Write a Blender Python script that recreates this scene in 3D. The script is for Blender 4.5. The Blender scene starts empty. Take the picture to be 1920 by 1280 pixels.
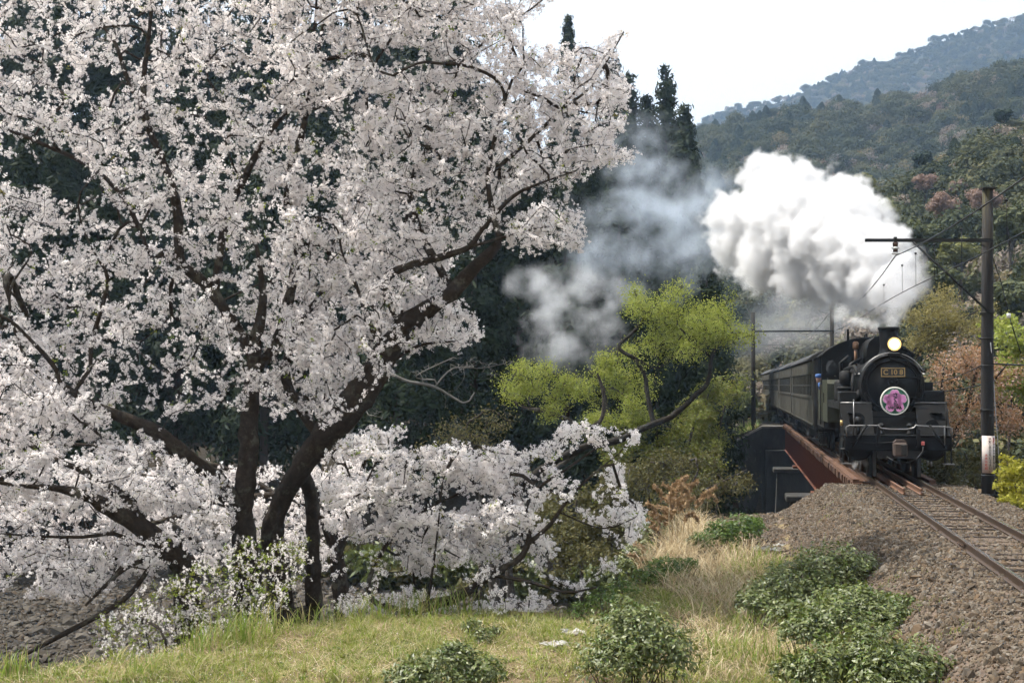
import bpy, bmesh, math, random
import numpy as np
from mathutils import Vector, Matrix, Euler, noise

random.seed(7); rng = np.random.default_rng(7)
R = math.radians
SC = bpy.context.scene
COL = SC.collection

# ------------------------------------------------------------------ camera, sky, sun, exposure
CAMZ, PITCH, FPX = 2.45, R(1.74), 2667.0
cam_d = bpy.data.cameras.new('camera'); cam = bpy.data.objects.new('camera', cam_d); COL.objects.link(cam)
cam.location = (0, 0, CAMZ); cam.rotation_euler = (R(90) + PITCH, 0, 0)
cam_d.lens = 50; cam_d.sensor_width = 36; cam_d.clip_start = .1; cam_d.clip_end = 8000
SC.camera = cam

SUN_AZ, SUN_EL = R(-72), R(61)          # azimuth from +Y towards +X (negative: to the left), beyond the train
wd = bpy.data.worlds.new('World'); SC.world = wd; wd.use_nodes = True
nt = wd.node_tree; nt.nodes.clear()
sky = nt.nodes.new('ShaderNodeTexSky'); sky.sky_type = 'NISHITA'; sky.sun_disc = False
sky.sun_elevation = SUN_EL; sky.sun_rotation = SUN_AZ; sky.altitude = 100
sky.air_density = 1.0; sky.dust_density = 2.0; sky.ozone_density = 1.0
veil = nt.nodes.new('ShaderNodeMix'); veil.data_type = 'RGBA'; veil.inputs[0].default_value = .72; veil.inputs[7].default_value = (8.3, 8.3, 8.3, 1)   # thin bright overcast in front of the blue
hsv = nt.nodes.new('ShaderNodeHueSaturation'); hsv.inputs['Saturation'].default_value = .35
bg = nt.nodes.new('ShaderNodeBackground'); bg.inputs['Strength'].default_value = .092
wo = nt.nodes.new('ShaderNodeOutputWorld')
nt.links.new(sky.outputs[0], hsv.inputs['Color']); nt.links.new(hsv.outputs[0], veil.inputs[6]); nt.links.new(veil.outputs[2], bg.inputs[0]); nt.links.new(bg.outputs[0], wo.inputs[0])

sl = bpy.data.lights.new('sun', 'SUN'); sl.energy = 5.0; sl.angle = R(.6); sl.color = (1, .955, .88)
sun = bpy.data.objects.new('sun', sl); COL.objects.link(sun)
sd = Vector((math.sin(SUN_AZ) * math.cos(SUN_EL), math.cos(SUN_AZ) * math.cos(SUN_EL), math.sin(SUN_EL)))
sun.rotation_euler = sd.to_track_quat('Z', 'Y').to_euler(); sun.location = (-40, 30, 60)

vs = SC.view_settings; vs.view_transform = 'Standard'; vs.look = 'None'; vs.gamma = 1; vs.exposure = .9; vs.use_curve_mapping = False
cy = SC.cycles
cy.max_bounces = 7; cy.diffuse_bounces = 2; cy.glossy_bounces = 2; cy.transmission_bounces = 4; cy.transparent_max_bounces = 6
cy.volume_bounces = 5; cy.use_adaptive_sampling = True; cy.adaptive_threshold = .05; cy.adaptive_min_samples = 16; cy.use_denoising = True; cy.sample_clamp_indirect = 6.0
cy.caustics_reflective = False; cy.caustics_refractive = False
cy.volume_step_rate = 1.0; cy.volume_max_steps = 128
try: cy.denoiser = 'OPENIMAGEDENOISE'; cy.denoising_input_passes = 'RGB_ALBEDO_NORMAL'
except Exception: pass

# ------------------------------------------------------------------ helpers
def at(px, py, Y):
    """world point on the vertical plane at distance Y seen at photo pixel (px, py)"""
    a, b = (px - 960) / FPX, (640 - py) / FPX
    dy = math.cos(PITCH) - b * math.sin(PITCH); dz = math.sin(PITCH) + b * math.cos(PITCH)
    t = Y / dy
    return Vector((a * t, Y, CAMZ + dz * t))
def at_np(px, py, Y):
    a, b = (px - 960) / FPX, (640 - py) / FPX
    dy = np.cos(PITCH) - b * np.sin(PITCH); dz = np.sin(PITCH) + b * np.cos(PITCH)
    t = Y / dy
    return np.stack([a * t, Y + 0 * t, CAMZ + dz * t], -1)

class N:
    """tiny node helper"""
    def __init__(s, name):
        s.m = bpy.data.materials.new(name); s.m.use_nodes = True; s.t = s.m.node_tree; s.t.nodes.clear()
        s.out = s.t.nodes.new('ShaderNodeOutputMaterial')
    def n(s, typ, **kw):
        x = s.t.nodes.new(typ)
        for k, v in kw.items():
            if k.startswith('i_'):
                key = k[2:].replace('_', ' ')
                x.inputs[key].default_value = v
            else: setattr(x, k, v)
        return x
    def l(s, a, b): s.t.links.new(a, b)
def ramp(nm, fac, stops):
    r = nm.n('ShaderNodeValToRGB'); nm.l(fac, r.inputs[0])
    e = r.color_ramp.elements
    while len(e) < len(stops): e.new(.5)
    for i, (p, c) in enumerate(stops): e[i].position = p; e[i].color = (*c, 1)
    return r.outputs[0]

MATS = {}
def pmat(name, stops, scale=3.0, rough=.7, metal=0, bump=0, bscale=None, detail=6, spec=.4, stretch=None, rough2=None):
    """noise-driven procedural surface"""
    if name in MATS: return MATS[name]
    m = N(name); tc = m.n('ShaderNodeTexCoord'); v = tc.outputs['Object']
    if stretch:
        mp = m.n('ShaderNodeMapping'); mp.inputs['Scale'].default_value = stretch; m.l(v, mp.inputs[0]); v = mp.outputs[0]
    nz = m.n('ShaderNodeTexNoise'); nz.inputs['Scale'].default_value = scale; nz.inputs['Detail'].default_value = detail; nz.inputs['Roughness'].default_value = .65
    m.l(v, nz.inputs['Vector'])
    k = len(stops)
    st = [(.3 + .4 * i / max(1, k - 1), c) for i, c in enumerate(stops)] if not isinstance(stops[0][1], tuple) else stops
    col = ramp(m, nz.outputs['Fac'], st)
    b = m.n('ShaderNodeBsdfPrincipled'); m.l(col, b.inputs['Base Color'])
    b.inputs['Roughness'].default_value = rough; b.inputs['Metallic'].default_value = metal; b.inputs['Specular IOR Level'].default_value = spec
    if rough2 is not None:
        mr = m.n('ShaderNodeMapRange'); mr.inputs[3].default_value = rough; mr.inputs[4].default_value = rough2; mr.inputs[1].default_value = .35; mr.inputs[2].default_value = .65
        m.l(nz.outputs['Fac'], mr.inputs[0]); m.l(mr.outputs[0], b.inputs['Roughness'])
    if bump:
        n2 = m.n('ShaderNodeTexNoise'); n2.inputs['Scale'].default_value = bscale or scale * 4; n2.inputs['Detail'].default_value = 8
        m.l(v, n2.inputs['Vector'])
        bp = m.n('ShaderNodeBump'); bp.inputs['Strength'].default_value = bump; bp.inputs['Distance'].default_value = .02
        m.l(n2.outputs['Fac'], bp.inputs['Height']); m.l(bp.outputs[0], b.inputs['Normal'])
    m.l(b.outputs[0], m.out.inputs[0]); MATS[name] = m.m
    return m.m
def leafmat(name, stops, trans=.35, rough=.5, spec=.35, tint=None, instance=False):
    """leaf or petal: colour differs from leaf to leaf; part of the light passes through"""
    m = N(name)
    if instance: r = m.n('ShaderNodeObjectInfo').outputs['Random']
    else: r = m.n('ShaderNodeNewGeometry').outputs['Random Per Island']
    k = len(stops); st = [(i / max(1, k - 1), c) for i, c in enumerate(stops)]
    col = ramp(m, r, st)
    b = m.n('ShaderNodeBsdfPrincipled'); m.l(col, b.inputs['Base Color']); b.inputs['Roughness'].default_value = rough; b.inputs['Specular IOR Level'].default_value = spec
    t = m.n('ShaderNodeBsdfTranslucent')
    if tint:
        mx = m.n('ShaderNodeMix', data_type='RGBA', blend_type='MULTIPLY'); mx.inputs[0].default_value = 1
        m.l(col, mx.inputs[6]); mx.inputs[7].default_value = (*tint, 1); m.l(mx.outputs[2], t.inputs[0])
    else: m.l(col, t.inputs[0])
    mix = m.n('ShaderNodeMixShader'); mix.inputs[0].default_value = trans
    m.l(b.outputs[0], mix.inputs[1]); m.l(t.outputs[0], mix.inputs[2]); m.l(mix.outputs[0], m.out.inputs[0])
    MATS[name] = m.m
    return m.m

def tag(o, label=None, cat=None, group=None, kind=None):
    if label: o['label'] = label
    if cat: o['category'] = cat
    if group: o['group'] = group
    if kind: o['kind'] = kind
    return o
def empty(name, loc=(0, 0, 0), rz=0, parent=None):
    o = bpy.data.objects.new(name, None); COL.objects.link(o); o.location = loc; o.rotation_euler = (0, 0, rz); o.empty_display_size = .2
    if parent: o.parent = parent
    return o
def link(name, me, mat, parent=None, loc=None, rz=0):
    o = bpy.data.objects.new(name, me); COL.objects.link(o)
    if mat and not me.materials: me.materials.append(mat)
    if parent: o.parent = parent
    if loc is not None: o.location = loc
    if rz: o.rotation_euler = (0, 0, rz)
    return o
def copy_tree(o, parent=None):
    c = o.copy(); COL.objects.link(c)
    if parent: c.parent = parent
    for ch in o.children: copy_tree(ch, c)
    return c
def np_mesh(name, V, F, smooth=False):
    """mesh from arrays; F is (m,k) with constant k"""
    V = np.asarray(V, np.float32); F = np.asarray(F, np.int32)
    me = bpy.data.meshes.new(name); me.vertices.add(len(V)); me.vertices.foreach_set('co', V.ravel())
    k = F.shape[1]; me.loops.add(F.size); me.loops.foreach_set('vertex_index', F.ravel())
    me.polygons.add(len(F)); me.polygons.foreach_set('loop_start', np.arange(len(F), dtype=np.int32) * k)
    me.polygons.foreach_set('loop_total', np.full(len(F), k, np.int32))
    me.polygons.foreach_set('use_smooth', np.full(len(F), smooth))
    me.update(calc_edges=True); return me

class MB:
    """collects shapes into one mesh"""
    def __init__(s): s.v = []; s.f = []; s.sm = []
    def add(s, V, F, smooth=False):
        o = len(s.v); s.v += [tuple(p) for p in V]; s.f += [tuple(i + o for i in f) for f in F]; s.sm += [smooth] * len(F); return s
    def box(s, x0, x1, y0, y1, z0, z1, b=0.0, M=None):
        if b <= 0:
            V = [(x, y, z) for x in (x0, x1) for y in (y0, y1) for z in (z0, z1)]
            F = [(0, 1, 3, 2), (4, 6, 7, 5), (0, 4, 5, 1), (2, 3, 7, 6), (0, 2, 6, 4), (1, 5, 7, 3)]
        else:
            V = []; idx = {}
            for i, x in enumerate((x0, x1)):
                for j, y in enumerate((y0, y1)):
                    for k, z in enumerate((z0, z1)):
                        sx, sy, sz = (b if i == 0 else -b), (b if j == 0 else -b), (b if k == 0 else -b)
                        for ax, p in enumerate(((x, y + sy, z + sz), (x + sx, y, z + sz), (x + sx, y + sy, z))):
                            idx[(i, j, k, ax)] = len(V); V.append(p)
            F = []
            q = [(0, 0), (1, 0), (1, 1), (0, 1)]
            for ax in range(3):
                for e in (0, 1):
                    f = []
                    for a, c in q:
                        t = [0, 0, 0]; t[ax] = e; o2 = [z for z in range(3) if z != ax]; t[o2[0]] = a; t[o2[1]] = c
                        f.append(idx[(*t, ax)])
                    F.append(tuple(f))
            for ax in range(3):
                o2 = [z for z in range(3) if z != ax]
                for a in (0, 1):
                    for c in (0, 1):
                        p = [0, 0, 0]; p[o2[0]] = a; p[o2[1]] = c; p2 = p[:]; p2[ax] = 1
                        F.append((idx[(*p, o2[0])], idx[(*p2, o2[0])], idx[(*p2, o2[1])], idx[(*p, o2[1])]))
            for i in (0, 1):
                for j in (0, 1):
                    for k in (0, 1): F.append(tuple(idx[(i, j, k, ax)] for ax in range(3)))
        if M is not None: V = [M @ Vector(p) for p in V]
        return s.add(V, F)
    def prism(s, poly, axis, a0, a1, smooth=False):
        """extrude a 2D polygon along an axis ('x': poly=(y,z), 'y': poly=(x,z), 'z': poly=(x,y))"""
        def mk(p, a): return {'x': (a, p[0], p[1]), 'y': (p[0], a, p[1]), 'z': (p[0], p[1], a)}[axis]
        n = len(poly); V = [mk(p, a0) for p in poly] + [mk(p, a1) for p in poly]
        s.add(V, [tuple(range(n))[::-1], tuple(range(n, 2 * n))])
        o = len(s.v) - 2 * n
        for i in range(n):
            j = (i + 1) % n; s.f.append((o + i, o + j, o + n + j, o + n + i)); s.sm.append(smooth)
        return s
    def cyl(s, p0, p1, r0, r1=None, n=16, cap=True, smooth=True):
        r1 = r0 if r1 is None else r1
        p0, p1 = Vector(p0), Vector(p1); d = (p1 - p0).normalized()
        a = d.orthogonal().normalized(); b = d.cross(a)
        V = []
        for p, r in ((p0, r0), (p1, r1)):
            for i in range(n):
                t = 2 * math.pi * i / n; V.append(p + a * (r * math.cos(t)) + b * (r * math.sin(t)))
        o = len(s.v); s.add(V, [(i, (i + 1) % n, n + (i + 1) % n, n + i) for i in range(n)], smooth)
        if cap: s.f += [tuple(range(o, o + n))[::-1], tuple(range(o + n, o + 2 * n))]; s.sm += [False, False]
        return s
    def tube(s, pts, r, n=6, smooth=True):
        pts = [Vector(p) for p in pts]; rs = r if isinstance(r, (list, tuple)) else [r] * len(pts)
        V = []; a = None
        for i, p in enumerate(pts):
            d = (pts[min(i + 1, len(pts) - 1)] - pts[max(i - 1, 0)]).normalized()
            a = d.orthogonal().normalized() if a is None else (a - d * a.dot(d)).normalized()
            b = d.cross(a)
            for k in range(n):
                t = 2 * math.pi * k / n; V.append(p + (a * math.cos(t) + b * math.sin(t)) * rs[i])
        F = [(i * n + k, i * n + (k + 1) % n, (i + 1) * n + (k + 1) % n, (i + 1) * n + k) for i in range(len(pts) - 1) for k in range(n)]
        F += [tuple(range(n))[::-1], tuple(range((len(pts) - 1) * n, len(pts) * n))]
        return s.add(V, F, smooth)
    def lathe(s, prof, c, axis='z', n=24, smooth=True, ring=False):
        if ring: prof = list(prof) + [prof[0]]
        """prof: list of (radius, height) revolved round an axis through c"""
        V = []
        for r, h in prof:
            for i in range(n):
                t = 2 * math.pi * i / n; a, b = r * math.cos(t), r * math.sin(t)
                V.append({'z': (c[0] + a, c[1] + b, c[2] + h), 'y': (c[0] + a, c[1] + h, c[2] + b), 'x': (c[0] + h, c[1] + a, c[2] + b)}[axis])
        m = len(prof)
        F = [(j * n + i, j * n + (i + 1) % n, (j + 1) * n + (i + 1) % n, (j + 1) * n + i) for j in range(m - 1) for i in range(n)]
        if prof[0][0] > 1e-4 and not ring: F.append(tuple(range(n))[::-1])
        if prof[-1][0] > 1e-4 and not ring: F.append(tuple(range((m - 1) * n, m * n)))
        return s.add(V, F, smooth)
    def build(s, name, mat, parent=None, loc=None, rz=0):
        me = bpy.data.meshes.new(name); me.from_pydata(s.v, [], s.f); me.polygons.foreach_set('use_smooth', s.sm)
        bm = bmesh.new(); bm.from_mesh(me); bmesh.ops.remove_doubles(bm, verts=bm.verts, dist=1e-5); bmesh.ops.recalc_face_normals(bm, faces=bm.faces); bm.to_mesh(me); bm.free()
        return link(name, me, mat, parent, loc, rz)

def text_mesh(name, body, size, mat, parent, M, depth=.004, align='CENTER', bold=0):
    c = bpy.data.curves.new(name, 'FONT'); c.body = body; c.size = size; c.align_x = align; c.align_y = 'CENTER'; c.extrude = depth; c.offset = bold; c.resolution_u = 4
    t = bpy.data.objects.new(name, c); COL.objects.link(t)
    me = bpy.data.meshes.new_from_object(t.evaluated_get(bpy.context.evaluated_depsgraph_get()))
    bpy.data.objects.remove(t); bpy.data.curves.remove(c)
    me.transform(M); me.materials.clear()
    return link(name, me, mat, parent)

GN = {}
def scatter(name, pts, rot, scl, templates, parent=None, idx=None):
    """one object whose points carry copies of small template meshes (for what nobody could count)"""
    pts = np.asarray(pts, np.float32); n = len(pts)
    me = bpy.data.meshes.new(name); me.vertices.add(n); me.vertices.foreach_set('co', pts.ravel())
    a = me.attributes.new('rot', 'FLOAT_VECTOR', 'POINT'); a.data.foreach_set('vector', np.asarray(rot, np.float32).ravel())
    a = me.attributes.new('scl', 'FLOAT_VECTOR', 'POINT')
    scl = np.asarray(scl, np.float32)
    if scl.ndim == 1: scl = np.repeat(scl[:, None], 3, 1)
    a.data.foreach_set('vector', scl.ravel())
    a = me.attributes.new('idx', 'INT', 'POINT')
    if idx is None: idx = rng.integers(0, len(templates), n)
    a.data.foreach_set('value', np.asarray(idx, np.int32))
    o = bpy.data.objects.new(name, me); COL.objects.link(o)
    if parent: o.parent = parent
    key = tuple(t.name for t in templates)
    if key not in GN:
        tc = bpy.data.collections.new(name + '_pieces')
        # zero-padded object names keep the pick order stable
        for t in templates: tc.objects.link(t)
        g = bpy.data.node_groups.new(name + '_scatter', 'GeometryNodeTree')
        g.interface.new_socket('Geometry', in_out='INPUT', socket_type='NodeSocketGeometry'); g.interface.new_socket('Geometry', in_out='OUTPUT', socket_type='NodeSocketGeometry')
        gi = g.nodes.new('NodeGroupInput'); go = g.nodes.new('NodeGroupOutput')
        ci = g.nodes.new('GeometryNodeCollectionInfo'); ci.inputs['Collection'].default_value = tc; ci.inputs['Separate Children'].default_value = True; ci.inputs['Reset Children'].default_value = True
        ip = g.nodes.new('GeometryNodeInstanceOnPoints'); ip.inputs['Pick Instance'].default_value = True
        for nm, ty, sk in (('rot', 'FLOAT_VECTOR', 'Rotation'), ('scl', 'FLOAT_VECTOR', 'Scale'), ('idx', 'INT', 'Instance Index')):
            na = g.nodes.new('GeometryNodeInputNamedAttribute'); na.data_type = ty; na.inputs['Name'].default_value = nm
            if sk == 'Rotation':
                er = g.nodes.new('FunctionNodeEulerToRotation'); g.links.new(na.outputs['Attribute'], er.inputs[0]); g.links.new(er.outputs[0], ip.inputs[sk])
            else: g.links.new(na.outputs['Attribute'], ip.inputs[sk])
        g.links.new(gi.outputs[0], ip.inputs['Points']); g.links.new(ci.outputs[0], ip.inputs['Instance']); g.links.new(ip.outputs[0], go.inputs[0])
        GN[key] = g
    md = o.modifiers.new('scatter', 'NODES'); md.node_group = GN[key]
    return o
def template(name, me, mat):
    o = bpy.data.objects.new(name, me); me.materials.clear(); me.materials.append(mat); return o
def rand_rot(n, tilt=math.pi):
    return np.stack([rng.uniform(-tilt, tilt, n), rng.uniform(-tilt, tilt, n), rng.uniform(0, 2 * math.pi, n)], -1)

# ------------------------------------------------------------------ the line of the track
TH = R(8.9); C0 = np.array([9.92, 36.6]); U = np.array([math.sin(TH), math.cos(TH)]); NR = np.array([math.cos(TH), -math.sin(TH)])
def dev(l):
    l = np.asarray(l, float)
    return np.where(l > 60, (np.maximum(l, 60) - 60) ** 2 / 3000, 0) + np.where(l > 105, (np.maximum(l, 105) - 105) ** 2 / 420, 0)
def path(l, w=0.0, z=0.0):
    p = C0 + U * l + NR * (w - float(dev(l))); return Vector((p[0], p[1], z))
def heading(l):
    a, b = path(l - .5), path(l + .5); return -math.atan2(b.x - a.x, b.y - a.y)
def track_coords(x, y):
    rx, ry = x - C0[0], y - C0[1]; l = rx * U[0] + ry * U[1]; d = -(rx * NR[0] + ry * NR[1]) - dev(l)
    return l, d          # d > 0: to the left of the track

# ------------------------------------------------------------------ ground
def sstep(a, b, x):
    t = np.clip((x - a) / (b - a), 0, 1); return t * t * (3 - 2 * t)
BR0, BR1 = 1.2, 55.8     # the bridge, in metres behind the locomotive's front beam
EDX = [-60, -30, -8, -5, -3.75, -2.1, 1.1, 3.0, 4.6, 6.5, 9]
EDY = [11, 13, 15.6, 17.9, 19.7, 21.4, 22.2, 28, 36, 38, 39]
RIVER = -6.2
def vnoise(x, y, s, seed=0.0):
    v = np.zeros_like(x, float)
    for k, (a, f) in enumerate(((1, 1), (.5, 2.1), (.25, 4.3))):
        v += a * (np.sin(x * s * f * 1.3 + seed + 1.7 * k + 1.9 * np.sin(y * s * f * .9 + k)) * np.cos(y * s * f * 1.1 - seed * .7 + 1.3 * np.sin(x * s * f * .8 - k)))
    return v / 1.75
def gz(x, y):
    x = np.asarray(x, float); y = np.asarray(y, float)
    l, d = track_coords(x, y)
    e = y - np.interp(x, EDX, EDY)
    # terrace in front, bank down to the river bed
    left = -1.0 - .85 * np.maximum(e, 0)
    left = np.maximum(left, RIVER) + .05 * vnoise(x, y, 1.1, 3)
    # wooded slope behind the river on the left
    hl = RIVER + .38 * np.maximum(0, y - 60 - .15 * np.maximum(0, -x)) * sstep(4, 20, d)
    hl = np.minimum(hl, 14 + 22 * sstep(0, -60, x))
    left = np.maximum(left, hl)
    right = -1.0 - .35 * np.maximum(0, -d - 2.6); right = np.maximum(right, -4.5)
    base = np.where(d > 0, left, right)
    base = np.where((l > BR0) & (d < 3), np.minimum(base, RIVER + .3 + sstep(BR1 - 4, BR1 + 8, l) * 7), base)
    ad = np.abs(d)
    top = -.175 - np.where(d > 0, .62, .7) * np.maximum(0, ad - 1.75)
    near = top - .8 * np.maximum(0, l - BR0 + .6)
    far = np.where(d > 0, -.3 - .42 * np.maximum(0, ad - 2.6), top) - 40.0 * np.maximum(0, BR1 + .4 - l)
    emb = np.where(l < 30, near, far)
    z = np.maximum(base, emb)
    far_r = np.maximum(0, np.hypot(x, y) - 900)
    return z - far_r * 0.0

def grid_axis(spec):
    out = []
    for a, b, st in spec: out.append(np.arange(a, b, st))
    return np.unique(np.concatenate(out + [[spec[-1][1]]]))
gx = grid_axis([(-2200, -300, 190), (-300, -60, 20), (-60, -14, 2.5), (-14, 14, .35), (14, 34, .8), (34, 80, 3), (80, 300, 20), (300, 2200, 190)])
gy = grid_axis([(-60, 0, 10), (0, 10, 2), (10, 42, .35), (42, 86, 1.2), (86, 100, .4), (100, 160, 2.5), (160, 400, 15), (400, 2300, 190)])
GX, GY = np.meshgrid(gx, gy); GZ = gz(GX, GY)
nx, ny = len(gx), len(gy); I = np.arange(nx * ny).reshape(ny, nx)
F = np.stack([I[:-1, :-1], I[:-1, 1:], I[1:, 1:], I[1:, :-1]], -1).reshape(-1, 4)
gm = np_mesh('ground', np.stack([GX, GY, GZ], -1).reshape(-1, 3), F, True)
def ground_material():
    m = N('ground_earth'); tc = m.n('ShaderNodeTexCoord')
    n1 = m.n('ShaderNodeTexNoise'); n1.inputs['Scale'].default_value = .55; n1.inputs['Detail'].default_value = 7; n1.inputs['Roughness'].default_value = .6
    n2 = m.n('ShaderNodeTexNoise'); n2.inputs['Scale'].default_value = 9; n2.inputs['Detail'].default_value = 8; n2.inputs['Roughness'].default_value = .7
    m.l(tc.outputs['Object'], n1.inputs[0]); m.l(tc.outputs['Object'], n2.inputs[0])
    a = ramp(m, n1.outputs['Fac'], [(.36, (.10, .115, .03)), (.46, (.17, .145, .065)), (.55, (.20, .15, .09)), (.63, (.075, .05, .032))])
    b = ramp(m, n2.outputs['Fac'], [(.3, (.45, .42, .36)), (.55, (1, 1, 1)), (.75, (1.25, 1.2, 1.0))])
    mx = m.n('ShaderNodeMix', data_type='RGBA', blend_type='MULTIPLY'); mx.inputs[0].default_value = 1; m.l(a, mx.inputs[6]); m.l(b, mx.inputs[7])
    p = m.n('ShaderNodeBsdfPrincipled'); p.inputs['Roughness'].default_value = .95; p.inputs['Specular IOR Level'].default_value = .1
    # below the terrace the soil is leaf litter and silt, darkened to paint the bank's shade
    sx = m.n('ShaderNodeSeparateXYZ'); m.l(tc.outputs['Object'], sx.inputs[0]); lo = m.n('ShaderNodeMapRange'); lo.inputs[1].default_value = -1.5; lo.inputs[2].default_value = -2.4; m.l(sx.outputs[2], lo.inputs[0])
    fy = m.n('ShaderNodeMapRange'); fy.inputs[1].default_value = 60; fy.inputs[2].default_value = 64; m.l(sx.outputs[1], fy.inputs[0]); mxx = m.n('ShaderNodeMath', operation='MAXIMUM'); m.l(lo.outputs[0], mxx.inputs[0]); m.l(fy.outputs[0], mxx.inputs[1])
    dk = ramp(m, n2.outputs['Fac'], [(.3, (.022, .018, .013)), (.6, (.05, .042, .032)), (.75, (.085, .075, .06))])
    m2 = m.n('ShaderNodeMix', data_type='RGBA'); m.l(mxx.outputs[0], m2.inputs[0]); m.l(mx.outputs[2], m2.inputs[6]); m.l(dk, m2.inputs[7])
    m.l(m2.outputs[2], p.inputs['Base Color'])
    bp = m.n('ShaderNodeBump'); bp.inputs['Strength'].default_value = .8; bp.inputs['Distance'].default_value = .05; m.l(n2.outputs['Fac'], bp.inputs['Height']); m.l(bp.outputs[0], p.inputs['Normal'])
    m.l(p.outputs[0], m.out.inputs[0]); return m.m
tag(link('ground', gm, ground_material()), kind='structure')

# ------------------------------------------------------------------ railway track
m_railtop = pmat('rail_steel', [(.09, .06, .045), (.14, .10, .075)], 8, .42, .7, spec=.5)
m_railhead = pmat('rail_head_polished', [(.42, .40, .38), (.55, .53, .5)], 14, .2, .95)
m_sleeper = pmat('sleeper_wood', [(.018, .014, .012), (.036, .028, .023), (.06, .05, .042)], 3, .95, 0, .7, 18, spec=.05, stretch=(.6, 6, 6))
m_btimber = pmat('bridge_timber', [(.05, .026, .016), (.105, .052, .03), (.15, .085, .055)], 3, .9, 0, .6, 14)
track = tag(empty('railway_track', path(0)), kind='structure')
def swept(name, prof, l0, l1, w, mat, parent, step):
    """sweep a profile (across, up) along the track"""
    ls = np.arange(l0, l1 + 1e-6, step); V = []; n = len(prof)
    for l in ls:
        for a, h in prof: V.append(path(l, w + a, h))
    Fs = [(i * n + k, i * n + (k + 1) % n, (i + 1) * n + (k + 1) % n, (i + 1) * n + k) for i in range(len(ls) - 1) for k in range(n)]
    Fs += [tuple(range(n)), tuple(range((len(ls) - 1) * n, len(ls) * n))]
    mb = MB(); o = path(0); mb.add([p - o for p in V], Fs); return mb.build(name, mat, parent)
RP = [(-.055, -.14), (.055, -.14), (.055, -.128), (.012, -.115), (.012, -.045), (.033, -.035), (.033, -.006), (.026, -.001), (-.026, -.001), (-.033, -.006), (-.033, -.035), (-.012, -.045), (-.012, -.115), (-.055, -.128)]
for w in (-.565, .565):
    rail = swept('rail', RP, -34, 170, w, m_railtop, track, 2.0)
    swept('rail_head', [(-.024, -.004), (.024, -.004), (.021, .0015), (-.021, .0015)], -34, 170, w, m_railhead, rail, 2.0)
    for lj in (-14.2, -13.0 + 25, -13 + 50):
        for sgn in (-1, 1):
            mb = MB(); mb.box(-.012, .012, -.3, .3, -.1, -.05); [mb.cyl((sgn * .01, y, -.075), (sgn * .035, y, -.075), .014, n=6) for y in (-.22, -.08, .08, .22)]
            f = mb.build('fishplate', m_railtop, rail); f.location = path(lj, w + sgn * .03) - path(0); f.rotation_euler = (0, 0, heading(lj))
# guard rails that end on the near bank
for w in (-.2, .2):
    swept('guard_rail', [(a * .8, h) for a, h in RP], -3.0, 58, w, pmat('guard_rail_rust', [(.10, .05, .03), (.17, .09, .055)], 6, .8, .2), track, 2.0)
smesh = []
for v in range(4):
    bm_ = MB(); r = random.Random(v)
    prof = [(-1.05, -.115), (-1.05, .115)]
    bm_.box(-1.05 + r.uniform(-.04, .04), 1.05 + r.uniform(-.04, .04), -.105, .105, -.16, 0, .012)
    o = bm_.build('sleeper', m_sleeper); me = o.data; bpy.data.objects.remove(o)
    V = np.empty(len(me.vertices) * 3, np.float32); me.vertices.foreach_get('co', V); V = V.reshape(-1, 3); V += rng.normal(0, .007, V.shape); me.vertices.foreach_set('co', V.ravel()); smesh.append(me)
bme = MB().box(-1.08, 1.08, -.1, .1, -.2, 0, .012).build('t', m_btimber); bmesh_t = bme.data; bpy.data.objects.remove(bme)
l = -30.0; o0 = path(0)
while l < 100:
    on = BR0 - .3 < l < BR1 + .3
    o = link('sleeper', bmesh_t if on else random.choice(smesh), m_btimber if on else m_sleeper, track)
    o.location = path(l, random.uniform(-.03, .03), -.142 + (0 if on else random.uniform(-.02, .004))) - o0
    o.rotation_euler = (0, 0, heading(l) + random.uniform(-.015, .015))
    l += .45 if on else random.uniform(.6, .68)
# long guard timbers on the sleeper ends of the bridge
for w in (-.98, .98):
    swept('guard_timber', [(-.08, -.141), (.08, -.141), (.08, -.05), (-.08, -.05)], BR0 - .2, BR1 + .2, w, m_btimber, track, 2.0)

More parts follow.
